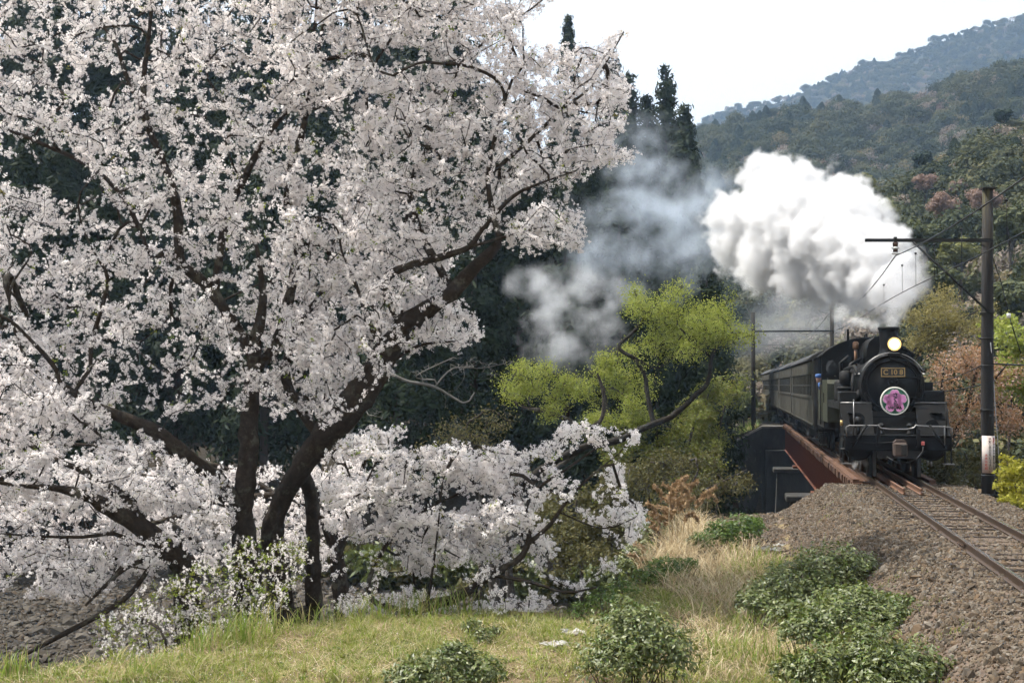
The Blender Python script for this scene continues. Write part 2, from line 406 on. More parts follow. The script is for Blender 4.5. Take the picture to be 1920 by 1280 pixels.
# ------------------------------------------------------------------ bridge
m_rust = pmat('rusty_plate', [(.05, .017, .009), (.095, .030, .015), (.14, .05, .025), (.075, .036, .026)], 1.6, .85, .1, .35, 30, stretch=(1, 1, .35))
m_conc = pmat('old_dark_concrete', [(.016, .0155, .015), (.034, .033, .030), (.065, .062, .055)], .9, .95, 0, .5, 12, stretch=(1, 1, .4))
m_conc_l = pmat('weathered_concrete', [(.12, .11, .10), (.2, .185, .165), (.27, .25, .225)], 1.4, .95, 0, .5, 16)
spans = [(BR0 + .1, 19.3), (19.5, 37.4), (37.6, BR1 - .1)]
gl = ['rusty plate girder span nearest the ballast bank', 'rusty plate girder span in the middle of the bridge', 'rusty plate girder span reaching the far abutment']
for (a, b), lab in zip(spans, gl):
    g = tag(empty('bridge_girder', path(a), -TH), lab, 'bridge girder', 'plate girder spans of the bridge'); L = b - a
    for w in (-.86, .86):
        web = MB().box(w - .008, w + .008, 0, L, -1.72, -.36).build('girder_web', m_rust, g)
        MB().box(w - .15, w + .15, 0, L, -.36, -.345).box(w - .13, w + .13, .4, L - .4, -.375, -.361).build('top_flange', m_rust, web)
        MB().box(w - .15, w + .15, 0, L, -1.738, -1.72).build('bottom_flange', m_rust, web)
        k = int(L / 1.05)
        for i in range(k + 1):
            y = .06 + i * (L - .12) / k
            for sg in (-1, 1):
                st = link('stiffener', None or bpy.data.meshes.get('stiffener_mesh') or bpy.data.meshes.new('stiffener_mesh'), m_rust, web)
                if not len(st.data.vertices):
                    t = MB().box(0, .09, -.008, .008, -1.7, -.38).box(0, .012, -.06, .06, -1.7, -.38); st.data.from_pydata(t.v, [], t.f)
                st.location = (w + sg * .009, y, 0); st.rotation_euler = (0, 0, 0 if sg > 0 else math.pi)
    for i in range(6):
        y = .5 + i * (L - 1) / 5
        MB().tube([(-.85, y, -1.6), (.85, y, -.5)], .04, 4).tube([(-.85, y, -.5), (.85, y, -1.6)], .04, 4).build('cross_brace', m_rust, g)
for lp, lab in ((19.4, 'stone bridge pier nearest the ballast bank'), (37.5, 'stone bridge pier closest to the far abutment')):
    p = tag(empty('bridge_pier', path(lp), -TH), lab, 'bridge pier', 'bridge piers')
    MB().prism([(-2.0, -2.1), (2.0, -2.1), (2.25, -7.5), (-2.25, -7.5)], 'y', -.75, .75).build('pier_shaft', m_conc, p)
    MB().box(-2.2, 2.2, -.9, .9, -2.1, -1.85, .04).build('pier_cap', m_conc, p)
    MB().box(-1.2, 1.2, -.5, .5, -1.85, -1.739).build('bearing', m_rust, p)
ab = tag(empty('bridge_abutment', path(BR1), -TH), 'dark stained concrete abutment with sloping wing wall at the far bridge end', 'abutment')
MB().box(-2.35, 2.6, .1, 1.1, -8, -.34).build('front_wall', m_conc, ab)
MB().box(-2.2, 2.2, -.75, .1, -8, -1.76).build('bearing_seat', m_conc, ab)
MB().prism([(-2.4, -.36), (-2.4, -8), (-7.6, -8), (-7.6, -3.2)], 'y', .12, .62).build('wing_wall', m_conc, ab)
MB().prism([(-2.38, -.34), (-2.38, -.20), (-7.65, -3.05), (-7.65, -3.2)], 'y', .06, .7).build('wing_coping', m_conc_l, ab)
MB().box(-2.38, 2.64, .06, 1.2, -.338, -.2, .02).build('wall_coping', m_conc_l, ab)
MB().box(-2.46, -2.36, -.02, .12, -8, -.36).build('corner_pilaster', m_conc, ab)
na = tag(empty('bridge_abutment', path(BR0), -TH), 'grey concrete abutment slope at the near bridge end under the ballast', 'abutment')
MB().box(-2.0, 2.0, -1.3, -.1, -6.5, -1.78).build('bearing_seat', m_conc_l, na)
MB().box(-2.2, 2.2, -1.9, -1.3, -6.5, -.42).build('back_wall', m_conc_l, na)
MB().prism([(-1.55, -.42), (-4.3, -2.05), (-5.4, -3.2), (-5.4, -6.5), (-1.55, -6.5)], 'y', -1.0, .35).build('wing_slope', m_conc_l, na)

# ------------------------------------------------------------------ locomotive (x right, y back, z up from the rail top; front beam at y = 0)
m_blk = pmat('sooty_black_paint', [(.0035, .0035, .004), (.0065, .0065, .0065), (.013, .012, .011)], 2.2, .42, 0, .12, 20, spec=.16, rough2=.7)
m_blk2 = pmat('dusty_black_paint', [(.007, .007, .0075), (.013, .0125, .012), (.025, .024, .022)], 2.5, .5, 0, .15, 25, spec=.15, rough2=.8)
m_plate = pmat('matt_black_plate', [(.0025, .0025, .003), (.0045, .0045, .0045), (.011, .010, .0095)], 2.5, .7, 0, .15, 25, spec=.12)
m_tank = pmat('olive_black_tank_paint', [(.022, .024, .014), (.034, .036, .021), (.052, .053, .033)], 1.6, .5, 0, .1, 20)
m_under = pmat('greasy_running_gear', [(.008, .008, .008), (.02, .018, .016), (.035, .03, .026)], 4, .6, .2)
m_steel = pmat('worn_bare_steel', [(.18, .175, .17), (.32, .31, .3)], 8, .35, .8)
m_copper = pmat('tarnished_copper', [(.16, .085, .045), (.25, .14, .08)], 8, .45, .7)
m_brass = pmat('dull_brass', [(.30, .20, .08), (.40, .28, .12)], 8, .4, .6)
m_glass = pmat('dark_window_glass', [(.012, .014, .015), (.03, .033, .035)], 2, .08, 0, spec=.6)
m_red = pmat('faded_red_paint', [(.35, .06, .05), (.5, .12, .1)], 8, .6)
def flat(name, c, rough=.5, spec=.4):
    return pmat(name, [tuple(x * .92 for x in c), c, tuple(min(1, x * 1.06) for x in c)], 6, rough, spec=spec)
m_white = flat('cream_enamel', (.72, .70, .62)); m_pink = flat('pink_enamel', (.80, .30, .60), .4); m_green = flat('dark_green_enamel', (.03, .13, .075), .4); m_ink = flat('black_enamel', (.012, .012, .014), .4)
mm = N('lamp_glow'); em = mm.n('ShaderNodeEmission'); em.inputs[0].default_value = (1, .80, .48, 1); em.inputs[1].default_value = 3.2; mm.l(em.outputs[0], mm.out.inputs[0]); m_glow = mm.m
mm = N('lamp_reflector_glow'); em = mm.n('ShaderNodeEmission'); em.inputs[0].default_value = (1, .62, .22, 1); em.inputs[1].default_value = 1.1; mm.l(em.outputs[0], mm.out.inputs[0]); m_glow2 = mm.m

def wheel(parent, x, y, r, spokes=0, name='wheel'):
    s = 1 if x > 0 else -1
    w = MB().lathe([(r - .06, -.06), (r, -.06), (r, .06), (r + .025, .06 if s < 0 else -.075), (r - .06, .07)] if 0 else [(r - .07, -.065), (r, -.065), (r, .065), (r - .07, .065)], (x, y, r), 'x', 28).build(name, m_under, parent)
    b = MB().lathe([(.0, -.05), (r * .28, -.07), (r * .28, .07), (0, .08)], (x, y, r), 'x', 14)
    if spokes:
        for k in range(spokes):
            t = 2 * math.pi * k / spokes; b.tube([(x, y + .2 * r * math.cos(t), r + .2 * r * math.sin(t)), (x, y + (r - .06) * math.cos(t), r + (r - .06) * math.sin(t))], .035, 4)
    else: b.lathe([(.001, -.02), (r - .065, -.03), (r - .065, .03), (.001, .03)], (x, y, r), 'x', 20)
    b.build('wheel_centre', m_under, w)
    return w

LOC = tag(empty('steam_locomotive', path(0), -TH), 'black tank steam locomotive with lit headlight and pink blossom headmark', 'locomotive')
CZ, SR = 2.42, .83
MB().box(-.52, .52, .15, 12.3, .55, 1.12).build('main_frame', m_under, LOC)
bb = MB().box(-1.34, 1.34, 0, .14, .76, 1.12, .015)
for x in np.arange(-1.2, 1.21, .3):
    for z in (.83, 1.04): bb.cyl((x, -.012, z), (x, 0, z), .016, n=6)
bb.build('buffer_beam', m_plate, LOC)
MB().box(-1.36, 1.36, -.02, 1.15, 1.121, 1.15).build('front_deck', m_plate, LOC)
for s in (-1, 1):
    x0, x1 = sorted((s * .56, s * 1.37))
    pl = MB().prism([(.38, 1.15), (.41, 1.15), (1.12, 1.96), (1.09, 1.96)], 'x', x0, x1).build('sloping_front_plate', m_plate, LOC)
    MB().box(min(s * .9, s * 1.2), max(s * .9, s * 1.2), .72, .92, 1.70, 1.72).build('step_bracket', m_blk, pl)
    MB().tube([(x0, 1.09, 1.975), (x1, 1.09, 1.975)], .014, 5).build('plate_edge', m_steel, pl)
    MB().prism([(.4, 1.15), (1.12, 1.96), (1.3, 1.96), (1.3, 1.15)], 'x', s * 1.345, s * 1.37).build('plate_side', m_plate, pl)
    MB().box(min(s * .62, s * 1.38), max(s * .62, s * 1.38), 1.1, 8.4, 1.96, 2.0).build('running_board', m_blk, LOC)
    MB().box(min(s * 1.34, s * 1.38), max(s * 1.34, s * 1.38), 1.1, 8.0, 1.8, 1.96).build('valance', m_blk2, LOC)
    cx = s * .93
    c = MB().cyl((cx, .75, .86), (cx, 1.85, .86), .40, n=24).box(cx - .36, cx + .36, .8, 1.8, .95, 1.55).build('cylinder', m_blk, LOC)
    MB().lathe([(.0, -.1), (.2, -.09), (.34, -.02), (.37, 0)], (cx, .75, .86), 'y', 20).build('cylinder_cover', m_blk2, c)
    MB().cyl((cx, .6, 1.38), (cx, 1.95, 1.38), .17, n=16).build('valve_chest', m_blk, c)
    [MB().cyl((cx, y_, .48), (cx, y_, .3), .03, n=6).build('drain_cock', m_steel, c) for y_ in (.9, 1.6)]
    # guard irons and steps
    MB().prism([(.3, .08), (.36, .08), (.5, .95), (.3, .95)], 'x', s * .52, s * .6).build('guard_iron', m_under, LOC)
    st = MB().box(s * 1.2 - .02, s * 1.2 + .02, .25, .34, .42, 1.12).box(s * 1.36 - .02, s * 1.36 + .02, .25, .34, .42, .78).build('step_hanger', m_blk2, LOC)
    MB().box(s * 1.28 - .14, s * 1.28 + .14, .12, .4, .40, .425).build('step_tread', m_steel, st)
    MB().box(s * 1.33 - .09, s * 1.33 + .09, .14, .4, .78, .8).build('step_tread', m_steel, st)
    for y, r in ((1.45, .43),): wheel(LOC, s * .6, y, r)
    for y in (3.6, 5.5, 7.4): wheel(LOC, s * .6, y, .76, 14, 'driving_wheel')
    for y in (9.6, 11.2): wheel(LOC, s * .6, y, .43)
    rd = MB().box(s * .84 - .03, s * .84 + .03, 3.6, 7.4, .48, .6).build('side_rod', m_steel, LOC)
    MB().tube([(s * .93, 1.9, .86), (s * .93, 3.2, .86), (s * .93, 5.5, .55)], .05, 6).build('connecting_rod', m_steel, LOC)
    MB().box(s * .98 - .04, s * .98 + .04, 2.6, 3.3, 1.2, 1.75).tube([(s * .98, 3.2, 1.5), (s * .98, 4.8, 1.2), (s * .98, 5.5, .7)], .03, 5).build('valve_gear', m_under, LOC)
    # steam pipe from smokebox to cylinder
    MB().tube([(s * .7, 2.0, 2.3), (s * .95, 1.95, 2.0), (s * 1.0, 1.8, 1.5)], .13, 10).build('steam_pipe', m_blk, LOC)
# boiler
sb = MB().lathe([(SR - .06, 0), (SR, .03), (SR, 1.9), (.76, 1.92), (.76, 7.0)], (0, 1.25, CZ), 'y', 48).build('boiler', m_blk, LOC)
for y in (1.3, 3.12, 4.4, 5.7, 7.0):
    r = SR + .008 if y < 3.1 else .77
    MB().lathe([(r - .03, -.03), (r, -.03), (r, .03), (r - .03, .03)], (0, y, CZ), 'y', 48, ring=True).build('boiler_band', m_blk2, sb)
MB().lathe([(SR - .07, -.03), (SR - .01, -.035), (SR, .0), (SR - .01, .02)], (0, 1.25, CZ), 'y', 48, ring=True).build('smokebox_ring', m_blk2, sb)
dr = MB().lathe([(0, -.15), (.25, -.135), (.48, -.085), (.62, -.01), (.66, .0)], (0, 1.25, CZ), 'y', 40).build('smokebox_door', m_blk, LOC)
MB().lathe([(.64, -.03), (.665, -.045), (.69, -.03), (.69, 0)], (0, 1.25, CZ), 'y', 40, ring=True).build('door_rim', m_blk2, dr)
hw = MB().lathe([(.105, -.015), (.12, -.03), (.135, -.015), (.12, 0)], (0, 1.06, CZ + .1), 'y', 20, ring=True)
for k in range(4):
    t = k * math.pi / 2 + .5; hw.tube([(0, 1.05, CZ + .1), (.12 * math.cos(t), 1.05, CZ + .1 + .12 * math.sin(t))], .014, 5)
hw.cyl((0, 1.0, CZ + .1), (0, 1.12, CZ + .1), .03, n=8); hw.build('door_handwheel', m_blk2, dr)
for z in (CZ + .22, CZ - .3):
    MB().tube([(.1, 1.10, z), (.45, 1.155, z), (.74, 1.22, z)], .022, 5).build('door_hinge', m_blk2, dr)
MB().cyl((.74, 1.2, CZ - .4), (.74, 1.2, CZ + .32), .028, n=8).build('hinge_pin', m_blk2, dr)
for k in range(10):
    t = 2 * math.pi * (k + .5) / 10
    MB().box(-.03, .03, 1.14, 1.22, -.05, .05, M=Matrix.Translation((.73 * math.cos(t), 0, CZ + .73 * math.sin(t))) @ Matrix.Rotation(-t, 4, 'Y')).build('door_clamp', m_blk2, dr)
# smokebox handrail over the top
MB().tube([((SR + .05) * math.cos(t), 1.22, CZ + (SR + .05) * math.sin(t)) for t in np.linspace(R(25), R(155), 22)], .014, 6).build('smokebox_handrail', m_steel, LOC)
for s in (-1, 1): MB().tube([(s * .84, y, CZ + .32) for y in (1.3, 8.2)], .016, 6).build('boiler_handrail', m_steel, LOC)
# chimney, headlight, domes
MB().lathe([(.42, -.1), (.31, .02), (.25, .12), (.235, .3), (.255, .62), (.265, .72), (.29, .725), (.29, .79), (.23, .79), (.21, .4)], (0, 2.05, CZ + SR - .03), 'z', 32).build('chimney', m_blk, LOC)
hl = MB().lathe([(.05, .34), (.14, .30), (.185, .12), (.19, 0), (.205, -.02), (.205, -.05), (.178, -.05), (.175, -.02)], (.06, 1.25, 3.53), 'y', 28).build('headlight', m_blk, LOC)
MB().lathe([(0, -.04), (.08, -.036), (.128, -.028), (.128, -.01), (0, -.01)], (.06, 1.25, 3.53), 'y', 28).build('lens', m_glow, hl)
MB().lathe([(.13, -.02), (.176, -.036), (.176, -.01), (.13, -.005)], (.06, 1.25, 3.53), 'y', 28, ring=True).build('reflector_ring', m_glow2, hl)
MB().box(-.05, .17, 1.22, 1.5, 3.22, 3.36).build('lamp_bracket', m_blk, hl)
MB().box(-.12, .24, 1.19, 1.21, 3.215, 3.285).build('lamp_plate', m_blk2, hl)
text_mesh('plate_lettering', 'C1056', .055, m_white, hl, Matrix.Translation((.06, 1.187, 3.25)) @ Matrix.Rotation(R(90), 4, 'X'), .001) if 0 else None
dm = MB()
prof = [(-.48, 3.05), (-.47, 3.45), (-.40, 3.66), (-.25, 3.79), (0, 3.84), (.25, 3.79), (.40, 3.66), (.47, 3.45), (.48, 3.05)]
dm.prism(prof, 'y', 3.35, 5.6, True); dm.build('sand_and_steam_dome', m_blk, LOC)
MB().box(-.5, .5, 3.33, 3.37, 3.0, 3.2).build('dome_flange', m_blk2, LOC)
for x, y, h in ((-.18, 6.1, 3.7), (.18, 6.1, 3.7)): MB().lathe([(.09, 0), (.09, .2), (.12, .22), (.06, .36), (.06, h - 3.1), (.03, h - 3.08)], (x, y, 3.1), 'z', 12).build('safety_valve', m_copper, LOC)
wh = MB().cyl((-.62, 5.2, 3.0), (-.62, 5.2, 3.5), .05, n=10).lathe([(.08, 0), (.09, .05), (.09, .18), (.05, .22)], (-.62, 5.2, 3.5), 'z', 12).build('whistle', m_copper, LOC)
# pipes along the boiler
for (pts, r, mt) in (([(-.86, 1.7, 2.75), (-.9, 2.2, 2.95), (-.88, 3.4, 2.95), (-.86, 6.5, 2.9)], .05, m_blk2), ([(-.95, 2.0, 2.0), (-.98, 2.0, 2.5), (-.93, 2.3, 2.72), (-.9, 5.8, 2.75)], .045, m_blk2),
                     ([(-.9, 4.6, 2.0), (-.95, 4.6, 2.7), (-.8, 4.7, 3.05), (-.5, 4.8, 3.2)], .05, m_blk), ([(-.92, 6.0, 2.0), (-1.0, 6.0, 3.1), (-.75, 6.0, 3.3)], .06, m_blk), ([(.88, 1.7, 2.8), (.9, 3, 2.95), (.88, 7, 2.9)], .05, m_blk2)):
    q = [Vector(p) for p in pts]; MB().tube(q, r, 8).build('boiler_pipe', mt, LOC)
# air compressor, feed pots and boxes on the running board
ac = MB().lathe([(.19, 0), (.2, .05), (.2, .36), (.13, .4), (.13, .46), (.17, .5), (.17, .78), (.08, .84)], (-1.12, 2.5, 2.0), 'z', 18).build('air_compressor', m_blk2, LOC)
MB().lathe([(.2, -.0), (.24, .02), (.24, .08), (.2, .1)], (-1.12, 2.5, 2.3), 'z', 18).build('compressor_flange', m_blk, ac)
MB().lathe([(.24, 0), (.25, .05), (.25, .5), (.2, .58), (.06, .6)], (-1.1, 3.7, 2.0), 'z', 18).build('feed_pump', m_blk2, LOC)
MB().box(-1.37, -.92, 1.3, 2.1, 2.0, 2.27, .02).build('lubricator_box', m_blk2, LOC)
MB().box(.82, 1.37, 1.4, 2.6, 2.0, 2.30, .02).build('tool_box', m_blk, LOC)
MB().box(.82, 1.18, 2.2, 3.6, 2.3, 2.52, .02).build('upper_tool_box', m_blk, LOC)
rv = MB(); [rv.cyl((x, 1.385, 2.2), (x, 1.40, 2.2), .018, n=6) for x in np.arange(.9, 1.35, .1)]; rv.build('tool_box_rivets', m_blk2, LOC)
# side tanks, cab, bunker
for s in (-1, 1):
    x0, x1 = sorted((s * .82, s * 1.4))
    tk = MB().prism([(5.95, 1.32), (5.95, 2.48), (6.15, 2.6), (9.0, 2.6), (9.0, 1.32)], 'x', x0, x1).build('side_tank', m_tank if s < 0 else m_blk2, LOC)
    MB().box(x0 + .05, x1 - .05, 6.3, 6.7, 2.6, 2.66).tube([(s * 1.1, 6.6, 2.66), (s * 1.1, 6.6, 2.72), (s * 1.1, 7.2, 2.72), (s * 1.1, 7.2, 2.66)], .018, 5).build('tank_filler', m_blk2, tk)
    MB().box(s * 1.405 - .012, s * 1.405 + .012, 7.5, 7.7, 1.9, 2.2).build('tank_plate', m_blk, tk)
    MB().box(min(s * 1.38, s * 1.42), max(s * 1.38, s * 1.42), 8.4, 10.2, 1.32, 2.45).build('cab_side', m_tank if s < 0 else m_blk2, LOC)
    for y0, y1 in ((8.4, 8.6), (9.35, 9.45), (10.1, 10.2)): MB().box(min(s * 1.38, s * 1.42), max(s * 1.38, s * 1.42), y0, y1, 2.45, 3.36).build('cab_pillar', m_blk, LOC)
    MB().tube([(s * 1.46, 10.35, .9), (s * 1.46, 10.35, 2.6)], .018, 6).tube([(s * 1.46, 8.35, 1.2), (s * 1.46, 8.35, 2.6)], .018, 6).build('cab_handrail', m_blk2, LOC)
    MB().box(min(s * 1.15, s * 1.4), max(s * 1.15, s * 1.4), 10.2, 10.6, .45, .48).box(min(s * 1.15, s * 1.4), max(s * 1.15, s * 1.4), 10.2, 10.6, .85, .88).box(s * 1.28 - .02, s * 1.28 + .02, 10.25, 10.3, .48, 1.3).build('cab_step', m_blk2, LOC)
arc = [(1.45 * math.sin(t) / math.sin(R(50)) , 3.36 + .58 * (math.cos(t) - math.cos(R(50))) / (1 - math.cos(R(50)))) for t in np.linspace(R(-50), R(50), 17)]
cf = MB().prism([(-1.4, 2.0)] + [(x * .965, z - .03) for x, z in arc] + [(1.4, 2.0)], 'y', 8.25, 8.3).build('cab_front', m_blk, LOC)
for s in (-1, 1):
    w_ = MB().prism([(s * 1.12 + .17 * math.cos(t), 2.98 + .24 * math.sin(t)) for t in np.linspace(0, 2 * math.pi, 16, endpoint=False)], 'y', 8.225, 8.245).build('cab_window', m_glass, cf)
    MB().lathe([(.16, -.01), (.2, -.02), (.2, 0), (.16, 0)], (s * 1.12, 8.245, 2.98), 'y', 16, ring=True).build('window_rim', m_blk2, w_)
MB().prism([(x, z) for x, z in arc] + [(x * .97, z - .035) for x, z in arc[::-1]], 'y', 8.05, 10.8, True).build('cab_roof', m_blk2, LOC)
MB().tube([(0, 8.6, 3.92), (0, 8.6, 4.06), (.0, 9.2, 4.06), (0, 9.2, 3.92)], .02, 5).cyl((-.5, 9.6, 3.85), (-.5, 9.6, 4.25), .04, n=8).build('roof_fittings', m_blk, LOC)
MB().box(-1.38, 1.38, 10.2, 12.1, 1.32, 2.75).build('coal_bunker', m_blk2, LOC)
MB().box(-1.34, 1.34, 10.2, 10.26, 2.0, 3.3).build('cab_rear', m_blk, LOC)
MB().box(-1.36, 1.36, 8.3, 12.2, 1.1, 1.32).build('cab_floor', m_under, LOC)
# front end fittings
hr = [(-1.3, -.03, 1.12), (-1.3, -.03, 1.36), (-1.22, -.03, 1.4), (-.52, -.03, 1.4), (-.5, -.03, 1.42), (-.44, -.03, 1.34), (-.2, -.03, 1.31), (.2, -.03, 1.31), (.4, -.03, 1.35), (.44, -.03, 1.42), (.5, -.03, 1.4), (1.26, -.03, 1.37), (1.33, -.03, 1.34), (1.33, -.03, 1.12)]
MB().tube(hr, .018, 6).build('front_handrail', m_steel, LOC)
for x in (-.52, .46, 1.15): MB().tube([(x, -.03, .9), (x, -.03, 1.4)], .016, 5).build('handrail_post', m_steel if x > 1 else m_blk, LOC)
for s in (-1, 1):
    MB().tube([(s * .78, -.06, 1.42), (s * 1.15, -.05, .85)], .032, 6).build('diagonal_brace', m_blk, LOC)
    MB().box(s * .5 - .05, s * .5 + .05, -.04, .0, .85, 1.3).build('coupler_bracket', m_blk, LOC)
    MB().lathe([(.09, 0), (.09, .05), (.06, .07), (.06, .2), (.09, .22), (.09, .26), (.03, .3)], (s * .36, .55, 1.15), 'z', 12).build('snifting_valve', m_blk2, LOC)
kp = MB().box(-.15, .19, -.42, -.02, .62, .98, .04).prism([(-.15, .98), (.19, .98), (.12, 1.05), (-.08, 1.05)], 'y', -.36, -.1).build('coupler', pmat('coupler_rusty_iron', [(.05, .035, .028), (.1, .07, .055)], 6, .7, .3), LOC)
MB().box(.02, .17, -.47, -.421, .66, .94, .02).build('knuckle', m_under, kp)
MB().tube([(-1.2, -.05, .96), (-.6, -.06, .95), (-.15, -.1, .98), (0, -.15, 1.03)], .018, 5).build('uncoupling_lever', m_blk2, LOC)
MB().tube([(.62, -.05, .92), (.6, -.14, .75), (.45, -.2, .56), (.2, -.22, .46), (-.1, -.2, .48), (-.3, -.1, .6)], .026, 6).build('brake_hose', m_blk, LOC)
MB().box(.57, .65, -.1, -.02, .9, 1.0, .01).build('hose_cock', m_red, LOC)
ml = MB().lathe([(0, -.12), (.07, -.1), (.10, -.03), (.1, .04), (.08, .08), (.0, .1)], (-.98, .12, 1.53), 'y', 14).cyl((-.98, .14, 1.15), (-.98, .14, 1.45), .05, n=8).build('marker_lamp', m_blk2, LOC)
MB().cyl((-1.0, .26, 1.53), (-1.0, .28, 1.53), .2, n=24).build('marker_disc', m_blk, ml)
MB().cyl((-1.1, .1, 1.15), (-1.1, .1, 2.02), .014, n=6).lathe([(0, -.03), (.03, 0), (0, .03)], (-1.1, .1, 2.04), 'z', 8).build('flag_staff', m_steel, LOC)
MB().cyl((1.22, .1, 1.15), (1.22, .1, 1.95), .02, n=6).lathe([(0, -.03), (.03, 0), (0, .03)], (1.22, .1, 1.97), 'z', 8).build('flag_staff', m_blk2, LOC)
MB().box(-.85, .85, .9, .96, 1.58, 1.63).build('saddle_crossbar', m_blk2, LOC)
MB().box(-.62, .62, 1.2, 3.0, 1.12, 1.75).build('smokebox_saddle', m_under, LOC)
MB().cyl((-1.42, .42, 1.45), (-1.36, .42, 1.45), .08, n=12).build('side_cock', m_brass, LOC)
# number plate and headmark
npl = MB().box(-.31, .31, 1.055, 1.075, 2.66, 2.895, .008).build('number_plate', m_ink, LOC)
fr = MB(); [fr.box(*b) for b in ((-.31, .31, 1.045, 1.056, 2.875, 2.897), (-.31, .31, 1.045, 1.056, 2.658, 2.68), (-.31, -.288, 1.045, 1.056, 2.68, 2.875), (.288, .31, 1.045, 1.056, 2.68, 2.875))]; fr.build('plate_frame', m_brass, npl)
RX = Matrix.Rotation(R(90), 4, 'X')
text_mesh('plate_lettering', 'C 10 8', .185, m_brass, npl, Matrix.Translation((0, 1.05, 2.775)) @ RX, .006, bold=.004)
hm = MB().lathe([(0, -.0), (.37, 0), (.37, .03), (0, .03)], (.03, .98, 2.02), 'y', 40).build('headmark', m_green, LOC)
MB().lathe([(.335, -.002), (.34, -.014), (.365, -.014), (.375, .0), (.375, .03), (.37, .03)], (.03, .98, 2.02), 'y', 40, ring=True).build('headmark_rim', m_white, hm)
def blossom(rad, n=5):
    pts = []
    for k in range(n):
        a0 = math.pi / 2 + 2 * math.pi * k / n
        for f, rr in ((-.5, .60), (-.40, .78), (-.28, .92), (-.14, 1.0), (-.05, 1.0), (0, .93), (.05, 1.0), (.14, 1.0), (.28, .92), (.40, .78)):
            a = a0 - 2 * math.pi / n * f; pts.append((rad * rr * math.cos(a), rad * rr * math.sin(a)))
    return pts
wb = MB().prism([(.03 + x, 2.015 + z) for x, z in blossom(.318)], 'y', .972, .979).build('blossom_outline', m_white, hm)
MB().prism([(.03 + x, 2.015 + z) for x, z in blossom(.305)], 'y', .966, .9715).build('blossom', m_pink, hm)
for ch, z in (('さ', 2.165), ('く', 2.055), ('ら', 1.945)): text_mesh('headmark_lettering', ch, .15, m_ink, hm, Matrix.Translation((.05, .964, z)) @ RX, .001, bold=.006)
text_mesh('headmark_lettering', 'SAKURA', .095, m_ink, hm, Matrix.Translation((.03, .964, 1.84)) @ RX, .001, bold=.005)
# ------------------------------------------------------------------ engine driver leaning out of the cab
m_blue = flat('blue_work_cloth', (.04, .10, .26), .8); m_skin = flat('skin', (.42, .25, .18), .6); m_navy = flat('navy_cloth', (.02, .024, .04), .85)
per = tag(empty('person', path(9.0) , -TH), 'driver in a blue cap leaning out of the locomotive cab', 'person')
def skin_body(name, verts, edges, rads, mat, parent, root=0, sub=2):
    me = bpy.data.meshes.new(name); me.from_pydata(verts, edges, [])
    o = link(name, me, mat, parent); md = o.modifiers.new('skin', 'SKIN'); me.skin_vertices or None
    if not me.skin_vertices: bpy.context.view_layer.objects.active = o
    sv = me.skin_vertices[0].data if me.skin_vertices else None
    if sv:
        for i, r in enumerate(rads): sv[i].radius = (r, r)
        sv[root].use_root = True
    o.modifiers.new('sub', 'SUBSURF').levels = sub; o.modifiers['sub'].render_levels = sub
    return o
bv = [(-1.1, .2, 1.5), (-1.12, .2, 1.9), (-1.22, .15, 2.2), (-1.34, .08, 2.42), (-1.42, .04, 2.52), (-1.46, .02, 2.62), (-1.18, .0, 2.38), (-1.4, -.1, 2.25), (-1.45, -.25, 2.42), (-1.1, .35, 2.36), (-1.2, .45, 2.15), (-1.36, .4, 2.2)]
skin_body('body', bv, [(0, 1), (1, 2), (2, 3), (3, 4), (4, 5), (2, 6), (6, 7), (7, 8), (2, 9), (9, 10), (10, 11)], [.16, .17, .17, .07, .09, .09, .08, .05, .04, .08, .05, .04], m_navy, per)
MB().lathe([(.02, -.13), (.07, -.11), (.095, -.02), (.1, .05), (.085, .1), (0, .13)], (-1.47, 0, 2.64), 'z', 14).build('head', m_skin, per)
MB().lathe([(.108, .0), (.115, .06), (.1, .12), (0, .135)], (-1.47, 0, 2.67), 'z', 14).box(-1.55, -1.39, -.2, -.08, 2.68, 2.695).build('cap', m_blue, per)
MB().lathe([(.05, 0), (.075, .1), (.08, .2), (.05, .22)], (-1.43, -.16, 2.3), 'z', 10).build('sleeve', m_blue, per)

# ------------------------------------------------------------------ coaches
m_coach = pmat('dusty_olive_brown_coach_paint', [(.038, .036, .027), (.05, .047, .036), (.07, .066, .05)], 1.1, .55, 0, .08, 30, stretch=(1, .6, 2), rough2=.75)
m_croof = pmat('dark_grey_roof_canvas', [(.022, .023, .025), (.034, .035, .037), (.055, .055, .055)], 1.2, .75, 0, .15, 20)
m_cend = pmat('dark_coach_end_paint', [(.010, .010, .011), (.018, .018, .019)], 2, .6)
m_blind = pmat('cream_blind_behind_glass', [(.10, .095, .08), (.16, .15, .125)], 1, .25, spec=.6)
CL, CW = 19.3, 1.39
meshes = {}
def shared(key, fn, mat):
    if key not in meshes:
        o = fn().build(key, mat); meshes[key] = o.data; bpy.data.objects.remove(o)
    return meshes[key]
def roof():
    a = [(1.45 * math.sin(t) / math.sin(R(62)), 3.36 + .52 * (math.cos(t) - math.cos(R(62))) / (1 - math.cos(R(62)))) for t in np.linspace(R(-62), R(62), 15)]
    return MB().prism(a + [(x * .96, z - .05) for x, z in a[::-1]], 'y', -.12, CL + .12, True)
WN = 15; W0 = 1.35; WP = (CL - 2.7) / WN
def side(s):
    mb = MB(); x0, x1 = sorted((s * (CW - .05), s * CW))
    mb.box(x0, x1, 0, CL, 1.0, 2.02); mb.box(x0, x1, 0, CL, 2.82, 3.36)
    mb.box(x0, x1, 0, W0, 2.02, 2.82); mb.box(x0, x1, CL - W0, CL, 2.02, 2.82)
    for i in range(1, WN): y = W0 + i * WP; mb.box(x0, x1, y - .14, y + .14, 2.02, 2.82)
    return mb
